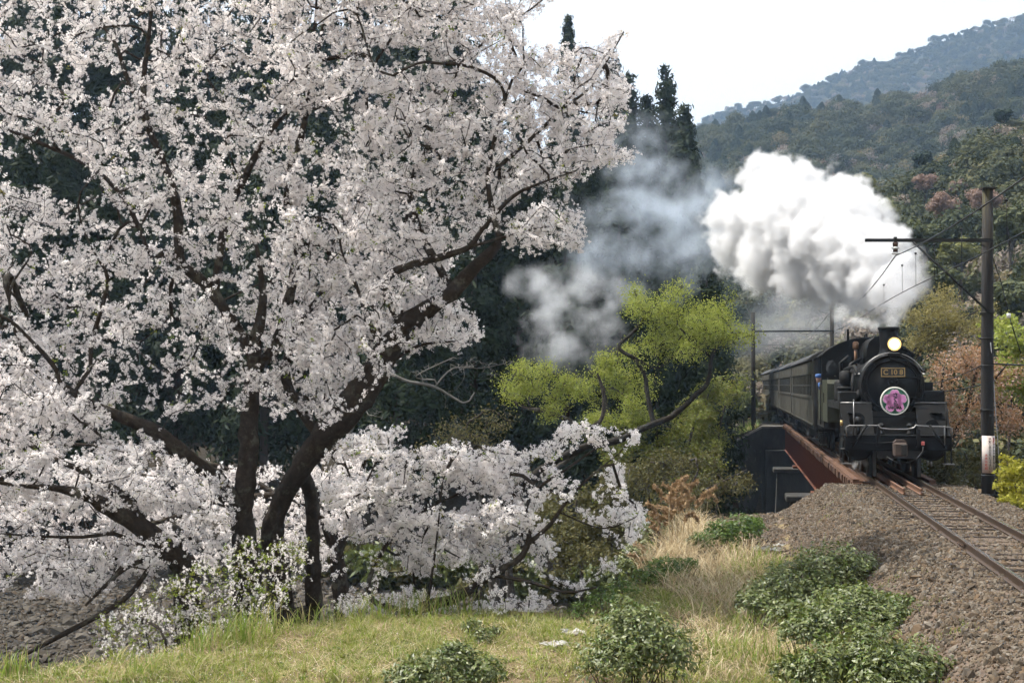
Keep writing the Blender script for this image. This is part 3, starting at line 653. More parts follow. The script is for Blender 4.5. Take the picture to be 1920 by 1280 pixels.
def belt(s):
    a, b = sorted((s * (CW + .001), s * (CW + .03))); return MB().box(a, b, 0, CL, 1.93, 2.03).box(a, b, 0, CL, 2.84, 2.90).box(a, b, 0, CL, 1.0, 1.05)
def bogie():
    mb = MB()
    for s in (-1, 1): mb.box(s * .95 - .06, s * .95 + .06, -1.45, 1.45, .42, .66).box(s * .95 - .09, s * .95 + .09, -1.25, -.85, .3, .62).box(s * .95 - .09, s * .95 + .09, .85, 1.25, .3, .62).box(s * .95 - .1, s * .95 + .1, -.3, .3, .32, .75)
    return mb.box(-.9, .9, -.25, .25, .5, .85)
LORD = ['first coach, coupled directly behind the locomotive', 'second coach of the train behind the locomotive', 'third coach of the train, out on the bridge', 'fourth coach of the train, beyond the bridge', 'fifth coach of the train, where the line begins to curve', 'sixth coach of the train, turning away round the curve', 'seventh and last visible coach, disappearing behind the green trees']
for k in range(7):
    l0 = 14.0 + 20.0 * k; a, b = path(l0 + .3), path(l0 + CL - .3); rz = -math.atan2(b.x - a.x, b.y - a.y)
    c = tag(empty('railway_coach', path(l0), rz), 'dark olive ' + LORD[k], 'railway coach', 'coaches of the steam train')
    link('roof', shared('coach_roof', roof, m_croof), m_croof, c)
    MB_f = shared('coach_floor', lambda: MB().box(-1.36, 1.36, .02, CL - .02, .86, .99).box(-1.3, 1.3, .05, CL - .05, 3.2, 3.3), m_under)
    link('underframe', MB_f, m_under, c)
    for s in (-1, 1):
        sd_ = link('side_wall', shared('coach_side%d' % s, lambda: side(s), m_coach), m_coach, c)
        link('belt_rail', shared('coach_belt%d' % s, lambda: belt(s), m_coach), m_coach, sd_)
    for e, y in ((0, .0), (1, CL - .06)):
        link('end_wall', shared('coach_end', lambda: MB().prism([(-1.34, .99), (1.34, .99), (1.34, 3.3), (.9, 3.6), (-.9, 3.6), (-1.34, 3.3)], 'y', 0, .06), m_cend), m_cend, c).location = (0, y, 0)
        link('gangway', shared('coach_gang', lambda: MB().box(-.5, .5, -.32, 0, 1.1, 3.2, .04), m_cend), m_cend, c).location = (0, 0 if e == 0 else CL + .32, 0)
    win = shared('coach_window', lambda: MB().box(-.006, .006, -WP / 2 + .14, WP / 2 - .14, 2.02, 2.82), m_glass)
    fra = shared('coach_sash', lambda: MB().box(-.012, .012, -WP / 2 + .14, -WP / 2 + .18, 2.02, 2.82).box(-.012, .012, WP / 2 - .18, WP / 2 - .14, 2.02, 2.82).box(-.012, .012, -WP / 2 + .18, WP / 2 - .18, 2.40, 2.44).box(-.012, .012, -WP / 2 + .18, WP / 2 - .18, 2.02, 2.06), m_coach)
    for i in range(WN):
        for s in ((-1, 1) if k == 0 else (-1,)):
            w_ = link('window', win, m_glass, c); w_.location = (s * (CW - .03), W0 + (i + .5) * WP, 0)
            if k < 4: link('window_sash', fra, m_coach, w_).location = (s * .012, 0, 0)
    if k:
        link('window_band', shared('coach_farglass', lambda: MB().box(CW - .036, CW - .024, W0, CL - W0, 2.02, 2.82), m_glass), m_glass, c)
    for y in (2.9, CL - 2.9):
        bg_ = link('bogie', shared('coach_bogie', bogie, m_under), m_under, c); bg_.location = (0, y, 0)
        wm = shared('coach_wheelset', lambda: MB().lathe([(.0, -.06), (.43, -.06), (.43, .06), (0, .06)], (-.6, 0, .43), 'x', 20).lathe([(.0, -.06), (.43, -.06), (.43, .06), (0, .06)], (.6, 0, .43), 'x', 20).cyl((-.6, 0, .43), (.6, 0, .43), .07, n=8), m_under)
        for yy in (-1.05, 1.05): link('wheelset', wm, m_under, bg_).location = (0, yy, 0)
    link('underfloor_box', shared('coach_box', lambda: MB().box(-1.25, -.6, 0, 1.6, .4, .86, .02), m_under), m_under, c).location = (0, 6.2, 0)
    link('underfloor_tank', shared('coach_cyl', lambda: MB().cyl((-.9, 0, .62), (-.9, 2.2, .62), .22, n=14), m_under), m_under, c).location = (0, 10.4, 0)
    for y in (.5, CL - .5):
        link('door_step', shared('coach_step', lambda: MB().box(-1.42, -1.15, -.3, .3, .5, .53).box(-1.3, -1.27, -.28, -.24, .53, .9).box(-1.3, -1.27, .24, .28, .53, .9), m_under), m_under, c).location = (0, y, 0)
    vent = shared('coach_vent', lambda: MB().lathe([(.1, 0), (.1, .08), (.19, .1), (.19, .16), (.05, .2)], (0, 0, 3.86), 'z', 10), m_croof)
    for i in range(6): link('roof_ventilator', vent, m_croof, c).location = (0, 1.8 + i * 3.1, 0)

# ------------------------------------------------------------------ catenary poles, wires, warning sign
m_pole = pmat('creosoted_pole_wood', [(.008, .007, .006), (.018, .015, .012), (.035, .028, .02)], 2.0, .9, 0, .6, 20, stretch=(5, 5, .35))
def lichen_pole():
    m = N('pole_wood_with_lichen'); tc = m.n('ShaderNodeTexCoord'); mp = m.n('ShaderNodeMapping'); mp.inputs['Scale'].default_value = (6, 6, .5); m.l(tc.outputs['Object'], mp.inputs[0])
    n1 = m.n('ShaderNodeTexNoise'); n1.inputs['Scale'].default_value = 2; n1.inputs['Detail'].default_value = 8; m.l(mp.outputs[0], n1.inputs[0])
    wood = ramp(m, n1.outputs['Fac'], [(.3, (.0035, .003, .0028)), (.55, (.009, .007, .0058)), (.75, (.02, .0155, .012))])
    n2 = m.n('ShaderNodeTexNoise'); n2.inputs['Scale'].default_value = 1.3; n2.inputs['Detail'].default_value = 9; n2.inputs['Roughness'].default_value = .75; m.l(mp.outputs[0], n2.inputs[0])
    sx = m.n('ShaderNodeSeparateXYZ'); m.l(tc.outputs['Object'], sx.inputs[0])
    hz = m.n('ShaderNodeMapRange'); hz.inputs[1].default_value = 2.0; hz.inputs[2].default_value = 6.5; m.l(sx.outputs[2], hz.inputs[0])
    ad = m.n('ShaderNodeMath', operation='MULTIPLY'); m.l(n2.outputs['Fac'], ad.inputs[0]); m.l(hz.outputs[0], ad.inputs[1])
    fac = ramp(m, ad.outputs[0], [(.50, (0, 0, 0)), (.64, (.55, .55, .55))])
    mx = m.n('ShaderNodeMix', data_type='RGBA'); m.l(fac, mx.inputs[0]); m.l(wood, mx.inputs[6]); mx.inputs[7].default_value = (.10, .085, .022, 1)
    p = m.n('ShaderNodeBsdfPrincipled'); p.inputs['Roughness'].default_value = .9; m.l(mx.outputs[2], p.inputs['Base Color'])
    bp = m.n('ShaderNodeBump'); bp.inputs['Strength'].default_value = .7; bp.inputs['Distance'].default_value = .03; m.l(n1.outputs['Fac'], bp.inputs['Height']); m.l(bp.outputs[0], p.inputs['Normal'])
    m.l(p.outputs[0], m.out.inputs[0]); return m.m
m_lpole = lichen_pole()
m_iron = pmat('dark_iron', [(.014, .014, .014), (.03, .03, .029)], 6, .65, .2, spec=.2)
m_wire = pmat('wire', [(.012, .012, .013), (.02, .02, .022)], 6, .5, .6)
m_porc = flat('brown_porcelain', (.05, .025, .015), .2); m_porcw = flat('white_porcelain', (.6, .6, .58), .25)
PB = at(1853, 940, 33.9); PB.z = -.45; PX = PB.x
pole = tag(empty('catenary_pole', PB), 'tall dark wooden catenary pole with lichen on its top beside the track', 'pole')
Hp = 7.12 - PB.z
MB().tube([(0, 0, -.5), (0, 0, 2.5), (.03, 0, 5), (.06, 0, Hp)], [.155, .15, .14, .125], 20).build('shaft', m_lpole, pole)
MB().box(-.1, .22, -.16, .16, Hp, Hp + .03).build('pole_cap', m_pole, pole)
az = 5.88 - PB.z
MB().box(-2.92, .12, -.19, -.14, az - .04, az + .04).box(-2.92, .12, -.14, -.13, az - .04, az - .03).build('cross_arm', m_iron, pole)
MB().tube([(-1.78, -.2, az - .05), (.02, -.17, az - 1.72)], .035, 4).build('arm_brace', m_iron, pole)
for z in (az, az - 1.72, 4.0, 3.35, 2.3, 1.15, .75, .3):
    MB().lathe([(.16, -.02), (.165, -.02), (.165, .02), (.16, .02)], (.02 if z > 4 else 0, 0, z), 'z', 20, ring=True).build('pole_band', m_iron, pole)
ins = MB().cyl((-2.2, -.165, az - .05), (-2.2, -.165, az - .34), .02, n=8)
for dz in (.13, .26): ins.lathe([(.03, .05), (.05, .03), (.1, 0), (.1, -.02), (.03, -.03)], (-2.2, -.165, az - .05 - dz), 'z', 14)
ins.build('insulator', m_porcw, pole)
MB().lathe([(.03, .12), (.07, .1), (.06, 0), (.03, 0)], (-2.2, -.165, az - .16), 'z', 10).lathe([(.03, .12), (.06, .1), (.06, 0), (.03, 0)], (-2.2, -.165, az - .3), 'z', 10).build('insulator_cap', m_porc, pole)
MB().cyl((-2.2, -.165, az + .01), (-2.2, -.165, az + .08), .045, n=8).build('insulator_bolt', m_iron, pole)
# warning sign wrapped round the pole
m_sign = pmat('weathered_sign_enamel', [(.40, .26, .22), (.52, .44, .40), (.60, .56, .53)], 1.8, .5, 0, 0)
sg = tag(empty('warning_sign', PB), 'weathered white warning sign with vertical writing wrapped round the wooden pole', 'sign')
z0, z1 = 2.45 - (885 - 721) / 78.5 - PB.z, 2.45 - (816 - 721) / 78.5 - PB.z
ang = np.linspace(R(200), R(352), 15); rr = .166
V = [(rr * math.cos(t), rr * math.sin(t), z) for z in (z0, z1) for t in ang] + [((rr - .006) * math.cos(t), (rr - .006) * math.sin(t), z) for z in (z0, z1) for t in ang]
n = 15; Fq = [(i, i + 1, n + i + 1, n + i) for i in range(n - 1)] + [(2 * n + i, 3 * n + i, 3 * n + i + 1, 2 * n + i + 1) for i in range(n - 1)] + [(i, 2 * n + i, 2 * n + i + 1, i + 1) for i in range(n - 1)] + [(n + i, n + i + 1, 3 * n + i + 1, 3 * n + i) for i in range(n - 1)]
sp = MB(); sp.add(V, Fq, True); sp.build('sign_plate', m_sign, sg)
def sign_column(chars, deg, top, pitch, size, mats):
    t = R(deg); Mr = Matrix.Rotation(t + R(90), 4, 'Z')
    for i, ch in enumerate(chars):
        text_mesh('sign_lettering', ch, size, mats(i), sg, Matrix.Translation((.1685 * math.cos(t), .1685 * math.sin(t), top - i * pitch)) @ Mr @ RX, .001, bold=.002)
hh = z1 - z0; m_sred = flat('sign_red', (.42, .05, .04)); m_sblk = flat('sign_black', (.02, .02, .02))
sign_column('危険ですので線路内には', 306, z1 - .085, (hh - .15) / 10.6, .074, lambda i: m_sred if i < 2 else m_sblk)
sign_column('絶対に立入らないで下さい。', 270, z1 - .085, (hh - .15) / 11.8, .068, lambda i: m_sblk)
sign_column('大井川鉄道', 240, z1 - .46, .078, .06, lambda i: m_sred)

def wire(name, pts, r, label, parts=(), mat=None, group=None):
    q = [Vector(p) for p in pts]; o = MB().tube([p - q[0] for p in q], r, 5).build(name, mat or m_wire); o.location = q[0]
    return tag(o, label, 'wire', group)
def sag(a, b, s, n=14):
    a, b = Vector(a), Vector(b); return [a.lerp(b, t) - Vector((0, 0, 4 * s * t * (1 - t))) for t in np.linspace(0, 1, n)]
INS = PB + Vector((-2.2, -.165, az - .37))
lI, dI = track_coords(INS.x, INS.y)
def over(l, z): return path(l, 0, z)
PL = 57.0    # the portal beyond the bridge
mess = [over(-34, 5.95)] + sag(over(-34, 5.95), INS, .42, 16)[1:] + sag(INS, over(27, 5.6), .45, 10)[1:] + sag(over(27, 5.6), over(PL, 5.9), .45, 10)[1:]
wire('overhead_wire', mess, .014, 'black messenger wire hung from the pole insulator, rising to the right edge')
cont = [over(l, 4.70 + .05 * math.cos(l * .2)) for l in np.linspace(-34, PL, 30)]
wire('overhead_wire', cont, .010, 'black contact wire below the messenger wire over the track')
def interp(pts, l):
    ls = [float(track_coords(p.x, p.y)[0]) for p in pts]; return float(np.interp(l, ls, [p.z for p in pts]))
for i, l in enumerate((-10.6, -7.0, -3.9, -1.2, 3.2, -15.0)):
    zt, zb = interp(mess, l), interp(cont, l); p = path(l)
    d_ = MB().cyl((0, 0, zb), (0, 0, zt), .006, n=4).lathe([(0, -.03), (.028, -.015), (.028, .015), (0, .03)], (0, 0, zt), 'z', 8).build('dropper_wire', m_wire, None, (p.x, p.y, 0))
    tag(d_, ['dropper wire nearest the wooden pole on its left', 'dropper wire just right of the arm brace top', 'dropper wire beside the pole arm insulator', 'dropper wire in front of the white steam', 'dropper wire faint within the grey smoke', 'dropper wire nearest the right edge of the view'][i], 'wire', 'dropper wires between messenger and contact wire')
# cables on the wooden pole
wire('telephone_cable', sag((PX, PB.y - .16, 3.0), path(38, 3.4, 3.4), .7), .014, 'upper dark cable running from the wooden pole behind the locomotive')
wire('telephone_cable', sag((PX, PB.y - .16, 2.5), path(30, 2.7, 2.6), .35), .016, 'lower dark cable sagging from the wooden pole towards the smokebox')
wire('telephone_cable', sag((PX + .1, PB.y, 2.95), (PX + 3.2, 24, 2.95), .12), .02, 'grey cable leaving the wooden pole to the right')
m_guy = pmat('galvanised_wire', [(.25, .25, .25), (.4, .4, .4)], 6, .5, .6)
wire('guy_wire', [(PX + .04, PB.y - .17, 3.45), (PX + .35, PB.y + .3, 1.0), (PX + .6, PB.y + .6, -1.2)], .012, 'pale guy wire slanting down from the wooden pole', mat=m_guy)
gs = wire('guy_wire', [(PX + .15, PB.y, 5.55), (PX + .36, PB.y, 4.9), (PX + .62, PB.y + .1, 3.95), (PX + .85, PB.y + .1, 3.2)], .012, 'dark stay wire with a white insulator right of the wooden pole')
MB().lathe([(.02, -.06), (.05, -.05), (.05, .05), (.02, .06)], (.42, .1, -1.45), 'z', 10).build('stay_insulator', m_porcw, gs)

# portal mast over the line beyond the bridge, and the one behind it
def mast(l, w, h, label, arm=None, z0=-.6):
    p = path(l, w, 0); o = tag(empty('catenary_pole', (p.x, p.y, z0), heading(l)), label, 'pole', 'catenary poles along the line')
    MB().tube([(0, 0, -.4), (0, 0, h - z0)], [.16, .125], 12).build('shaft', m_pole, o)
    if arm:
        za = arm[0] - z0; MB().box(0 if arm[1] > 0 else arm[1], arm[1] if arm[1] > 0 else 0, -.05, .05, za - .05, za + .05).build('cross_arm', m_iron, o)
        if len(arm) > 2: MB().tube([(arm[1] * .55, -.06, za), (0, -.06, za - 1.5)], .035, 4).build('arm_brace', m_iron, o)
        MB().lathe([(.02, 0), (.07, -.03), (.02, -.06), (.07, -.12), (.02, -.16)], (arm[1] * .5, 0, za - .05), 'z', 10).build('insulator', m_porcw, o)
    return o
q = at(1413, 795, 93.5); lw, dw = track_coords(q.x, q.y)
mast(float(lw), -float(dw), 7.2, 'dark wooden pole standing at the far bridge abutment left of the coaches', (5.95, float(dw) + 2.2))
mast(float(lw) + .2, 2.15, 7.8, 'pole carrying the far end of the portal beam behind the coach roofs')
mast(float(lw) + 38, 2.6, 6.9, 'far pole with bracket arm rising behind the second coach', (6.1, -4.2, 1))
mast(float(lw) + 70, 2.6, 7.2, 'faintest pole rising above the last coaches')

# ------------------------------------------------------------------ ballast
m_stone = leafmat('ballast_stone', [(.045, .035, .025), (.09, .07, .049), (.125, .10, .074), (.12, .08, .047), (.075, .063, .05), (.18, .155, .125), (.08, .056, .036), (.15, .12, .085)], 0.0, .9, .2, instance=True)
stones = []
for k in range(6):
    bm_ = bmesh.new(); bmesh.ops.create_icosphere(bm_, subdivisions=1, radius=1); r = random.Random(k + 40)
    for v in bm_.verts: v.co *= r.uniform(.62, 1.1)
    for v in bm_.verts: v.co = Vector((v.co.x * 1.15, v.co.y * .85, v.co.z * .6))
    me = bpy.data.meshes.new('stone%d' % k); bm_.to_mesh(me); bm_.free(); stones.append(template('stone%d' % k, me, m_stone))
BL = [-36, -24, -20, -16, -12, -8, -4, 2]; BD = [2.3, 2.2, 2.2, 2.25, 2.8, 3.5, 4.0, 4.2]
# bed under the loose stones
ls, ds = np.arange(-36, 1.5, .3), np.linspace(-3.2, 1, 60)
LL, T = np.meshgrid(ls, np.linspace(0, 1, 40)); DD = -3.3 + T * (np.interp(LL, BL, BD) + 3.3)
XX = C0[0] + U[0] * LL - NR[0] * DD; YY = C0[1] + U[1] * LL - NR[1] * DD; ZZ = gz(XX, YY) + .012
I = np.arange(LL.size).reshape(LL.shape); Fq = np.stack([I[:-1, :-1], I[:-1, 1:], I[1:, 1:], I[1:, :-1]], -1).reshape(-1, 4)
m_bed = pmat('ballast_grit', [(.05, .035, .025), (.10, .07, .05), (.16, .12, .09)], 14, .95, 0, .8, 40)
tag(link('ballast_bed', np_mesh('ballast_bed', np.stack([XX, YY, ZZ], -1).reshape(-1, 3), Fq, True), m_bed), kind='structure')
n = 95000
l_ = rng.uniform(-31, 1.2, n); l_ = -31 + 32.2 * rng.power(1.0, n); b_ = np.interp(l_, BL, BD); d_ = rng.uniform(-3.0, 1, n); d_ = -3.0 + rng.uniform(0, 1, n) * (b_ + 3.15 + rng.normal(0, .28, n))
x_ = C0[0] + U[0] * l_ - NR[0] * d_; y_ = C0[1] + U[1] * l_ - NR[1] * d_
keep = (np.abs(x_) < y_ * .40 + 1)
x_, y_, d_ = x_[keep], y_[keep], d_[keep]; z_ = gz(x_, y_) + np.where(np.abs(d_) < .5, -.006, np.where(np.abs(d_) < 1.1, .004, .012))
sz = rng.gamma(2.6, .0085, len(x_)) + .009
bl = scatter('ballast_stones', np.stack([x_, y_, z_], -1), rand_rot(len(x_)), sz, stones)
tag(bl, 'brown and grey ballast stones covering the track bank', 'ballast', kind='stuff')

# ------------------------------------------------------------------ foliage building blocks
def cards(P, Nn, size, aspect=1.5, jit=.6, fold=.0):
    """pointed leaf quads at P facing roughly Nn"""
    n = len(P); Nn = Nn + rng.normal(0, jit, (n, 3)); Nn /= np.linalg.norm(Nn, axis=1, keepdims=True) + 1e-9
    ref = rng.normal(0, 1, (n, 3)); T_ = np.cross(Nn, ref); T_ /= np.linalg.norm(T_, axis=1, keepdims=True) + 1e-9; B_ = np.cross(Nn, T_)
    s = (np.asarray(size) * np.ones(n))[:, None]
    a = P - T_ * s * .5 * aspect; c = P + T_ * s * .5 * aspect; b = P + B_ * s * .38 + T_ * s * .08 + Nn * s * fold; d = P - B_ * s * .38 + T_ * s * .08 + Nn * s * fold
    V = np.stack([a, b, c, d], 1).reshape(-1, 3); F_ = np.arange(4 * n).reshape(n, 4)
    return V, F_
def clump_crown(cs, rs, per, size, flat=.8, jit=.5, fill=.35):
    P, Nn = [], []
    for c, r, k in zip(cs, rs, per if hasattr(per, '__len__') else [per] * len(cs)):
        v = rng.normal(0, 1, (k, 3)); v /= np.linalg.norm(v, axis=1, keepdims=True)
        rad = r * (1 - fill * rng.uniform(0, 1, k) ** 2)[:, None] * (1 + .18 * rng.normal(0, 1, (k, 1)))
        P.append(np.asarray(c) + v * rad * np.array([1, 1, flat])); Nn.append(v * np.array([1, 1, 1.2]) + np.array([0, 0, .25]))
    return cards(np.concatenate(P), np.concatenate(Nn), size, jit=jit)

def tubes(chains, name):
    """chains: list of (points Nx3, radii N); one mesh of tapering tubes"""
    Vs, Fs, o = [], [], 0
    for P, rad in chains:
        P = np.asarray(P, float); rad = np.asarray(rad, float); m = len(P)
        if m < 2: continue
        k = 8 if rad.max() > .06 else 5 if rad.max() > .018 else 3
        Tg = np.gradient(P, axis=0); Tg /= np.linalg.norm(Tg, axis=1, keepdims=True) + 1e-9
        a = np.cross(Tg[0], [.3, .5, .81]); a /= np.linalg.norm(a) + 1e-9
        A = np.empty_like(P)
        for i in range(m):
            a = a - Tg[i] * a.dot(Tg[i]); a /= np.linalg.norm(a) + 1e-9; A[i] = a
        B = np.cross(Tg, A); t = np.linspace(0, 2 * np.pi, k, endpoint=False)
        rr_ = rad[:, None, None]
        if rad.max() > .06: rr_ = rr_ * (1 + .09 * rng.normal(0, 1, (m, k, 1)))
        V = P[:, None] + rr_ * (A[:, None] * np.cos(t)[None, :, None] + B[:, None] * np.sin(t)[None, :, None])
        I = np.arange(m * k).reshape(m, k) + o; J = np.roll(I, -1, 1)
        Fs.append(np.stack([I[:-1], J[:-1], J[1:], I[1:]], -1).reshape(-1, 4)); Vs.append(V.reshape(-1, 3)); o += m * k
    return np_mesh(name, np.concatenate(Vs), np.concatenate(Fs), True)

def resample(pts, step=.16):
    P = np.array([list(p[:3]) + [p[3]] for p in pts], float)
    seg = np.linalg.norm(np.diff(P[:, :3], axis=0), axis=1); s = np.concatenate([[0], np.cumsum(seg)])
    n = max(2, int(s[-1] / step) + 1); q = np.linspace(0, s[-1], n)
    # Catmull-Rom through the traced points
    out = []
    for t in q:
        i = min(len(s) - 2, int(np.searchsorted(s, t, 'right') - 1)); u = (t - s[i]) / max(1e-6, seg[i])
        p0, p1, p2, p3 = P[max(0, i - 1)], P[i], P[i + 1], P[min(len(P) - 1, i + 2)]
        out.append(.5 * (2 * p1 + (p2 - p0) * u + (2 * p0 - 5 * p1 + 4 * p2 - p3) * u * u + (3 * p1 - p0 - 3 * p2 + p3) * u ** 3))
    return np.array(out)

class Skeleton:
    def __init__(s, cap=140000):
        s.P = np.zeros((cap, 3)); s.par = np.full(cap, -1); s.fix = np.zeros(cap); s.n = 0
    def chain(s, pts, root=False):
        """traced limb: (x,y,z,radius) points; joins the nearest existing node"""
        Q = resample(pts); prev = -1
        if not root and s.n: prev = int(np.argmin(((s.P[:s.n] - Q[0, :3]) ** 2).sum(1)))
        for q in Q:
            s.P[s.n] = q[:3]; s.par[s.n] = prev; s.fix[s.n] = max(.004, q[3]); prev = s.n; s.n += 1
    def reach(s, tips, step=.2, lift=.12, wob=.10):
        """grow a twig from the nearest branch to every tip"""
        for a in tips:
            D = s.P[:s.n] - a; d2 = (D * D).sum(1); j = int(np.argmin(d2)); d = math.sqrt(d2[j])
            if d < .05: continue
            p0 = s.P[j]; k = max(2, int(d / step)); pj = s.par[j]
            dr = (p0 - s.P[pj]) if pj >= 0 else np.array([0, 0, .1]); dr = dr / (np.linalg.norm(dr) + 1e-9)
            c = p0 + dr * d * .38 + np.array([0, 0, lift * d]) + rng.normal(0, wob * d, 3) * .5
            prev = j
            for i in range(1, k + 1):
                u = i / k; p = (1 - u) ** 2 * p0 + 2 * u * (1 - u) * c + u * u * a
                if i < k: p = p + rng.normal(0, wob * step * .6, 3)
                s.P[s.n] = p; s.par[s.n] = prev; prev = s.n; s.n += 1
    def finish(s, tip=.0048, ex=2.15):
        n = s.n; acc = np.zeros(n); r = np.zeros(n)
        for i in range(n - 1, -1, -1):
            v = s.fix[i] if s.fix[i] > 0 else max(tip, acc[i] ** (1 / ex) if acc[i] > 0 else tip)
            r[i] = v
            if s.par[i] >= 0: acc[s.par[i]] += v ** ex
        s.r = r
        kids = [[] for _ in range(n)]
        for i in range(n):
            if s.par[i] >= 0: kids[s.par[i]].append(i)
        chains = []; st = [i for i in range(n) if s.par[i] < 0]
        starts = [(i, -1) for i in st]
        while starts:
            i, p = starts.pop(); ids = [p] if p >= 0 else []; rad0 = r[i]
            while True:
                ids.append(i)
                if not kids[i]: break
                ks = sorted(kids[i], key=lambda q: -r[q]); nxt = ks[0]
                starts += [(q, i) for q in ks[1:]]; i = nxt
            rr_ = r[ids].copy()
            if p >= 0: rr_[0] = rad0
            chains.append((s.P[ids], rr_))
        return chains

def in_poly(px, py, poly):
    c = np.zeros(len(px), bool); j = len(poly) - 1
    for i in range(len(poly)):
        xi, yi = poly[i]; xj, yj = poly[j]
        c ^= ((yi > py) != (yj > py)) & (px < (xj - xi) * (py - yi) / (yj - yi + 1e-9) + xi); j = i
    return c

# ------------------------------------------------------------------ cherry trees
def bark(name, c, lich):
    m = N(name); tc = m.n('ShaderNodeTexCoord')
    n1 = m.n('ShaderNodeTexNoise'); n1.inputs['Scale'].default_value = 9; n1.inputs['Detail'].default_value = 8; n1.inputs['Roughness'].default_value = .7; m.l(tc.outputs['Object'], n1.inputs[0])
    n2 = m.n('ShaderNodeTexNoise'); n2.inputs['Scale'].default_value = 3.2; n2.inputs['Detail'].default_value = 9; n2.inputs['Roughness'].default_value = .75; m.l(tc.outputs['Object'], n2.inputs[0])
    w = ramp(m, n1.outputs['Fac'], [(.3, tuple(x * .45 for x in c)), (.52, c), (.72, tuple(x * 1.9 for x in c))])
    f = ramp(m, n2.outputs['Fac'], [(.54, (0, 0, 0)), (.64, (.75, .75, .75))])
    mx = m.n('ShaderNodeMix', data_type='RGBA'); m.l(f, mx.inputs[0]); m.l(w, mx.inputs[6]); mx.inputs[7].default_value = (*lich, 1)
    p = m.n('ShaderNodeBsdfPrincipled'); p.inputs['Roughness'].default_value = .92; p.inputs['Specular IOR Level'].default_value = .2; m.l(mx.outputs[2], p.inputs['Base Color'])
    bp = m.n('ShaderNodeBump'); bp.inputs['Strength'].default_value = .9; bp.inputs['Distance'].default_value = .04; m.l(n1.outputs['Fac'], bp.inputs['Height']); m.l(bp.outputs[0], p.inputs['Normal'])
    m.l(p.outputs[0], m.out.inputs[0]); return m.m
m_bark = bark('cherry_bark', (.032, .024, .018), (.11, .105, .08))
m_petal = leafmat('cherry_petal', [(.93, .875, .86), (.96, .92, .905), (.945, .895, .88), (.965, .94, .925)], .5, .7, .15, instance=True)
m_young = leafmat('young_leaf', [(.17, .26, .03), (.26, .32, .04), (.22, .20, .04)], .45, .5, .3, instance=True)
def blossom_template(k, nc=6, per=8, L=.12, fr=.0115):
    """a flowering twig end: small five-petalled flowers in bunches along x"""
    V, F_ = [], []; r = np.random.default_rng(k)
    for j in range(nc):
        cc = np.array([r.uniform(-L, L), r.normal(0, .018), r.normal(.008, .018)])
        for i in range(int(per + r.integers(-1, 2))):
            v = r.normal(0, 1, 3); v[2] = v[2] * .8 + .15; v /= np.linalg.norm(v); c = cc + v * r.uniform(.014, .034)
            a = np.cross(v, r.normal(0, 1, 3)); a /= np.linalg.norm(a); b = np.cross(v, a); o = len(V); f = fr * r.uniform(.8, 1.2)
            V.append(c - v * f * .35)
            for q in range(5):
                t = 2 * math.pi * q / 5; V.append(c + (a * math.cos(t) + b * math.sin(t)) * f)
            F_ += [(o, o + 1 + q, o + 1 + (q + 1) % 5) for q in range(5)]
    return template('blossom%d' % k, np_mesh('blossom%d' % k, V, F_), m_petal)
BLOS = [blossom_template(k) for k in range(6)]
def leafspray_template(k):
    r = np.random.default_rng(k + 90); n = 7; P = r.normal(0, .035, (n, 3)); Nn = r.normal(0, 1, (n, 3)) + [0, 0, .8]
    V, F_ = cards(P, Nn, .032, 1.9, .3); return template('leafspray%d' % k, np_mesh('leafspray%d' % k, V, F_), m_young)
LEAFS = [leafspray_template(k) for k in range(3)]

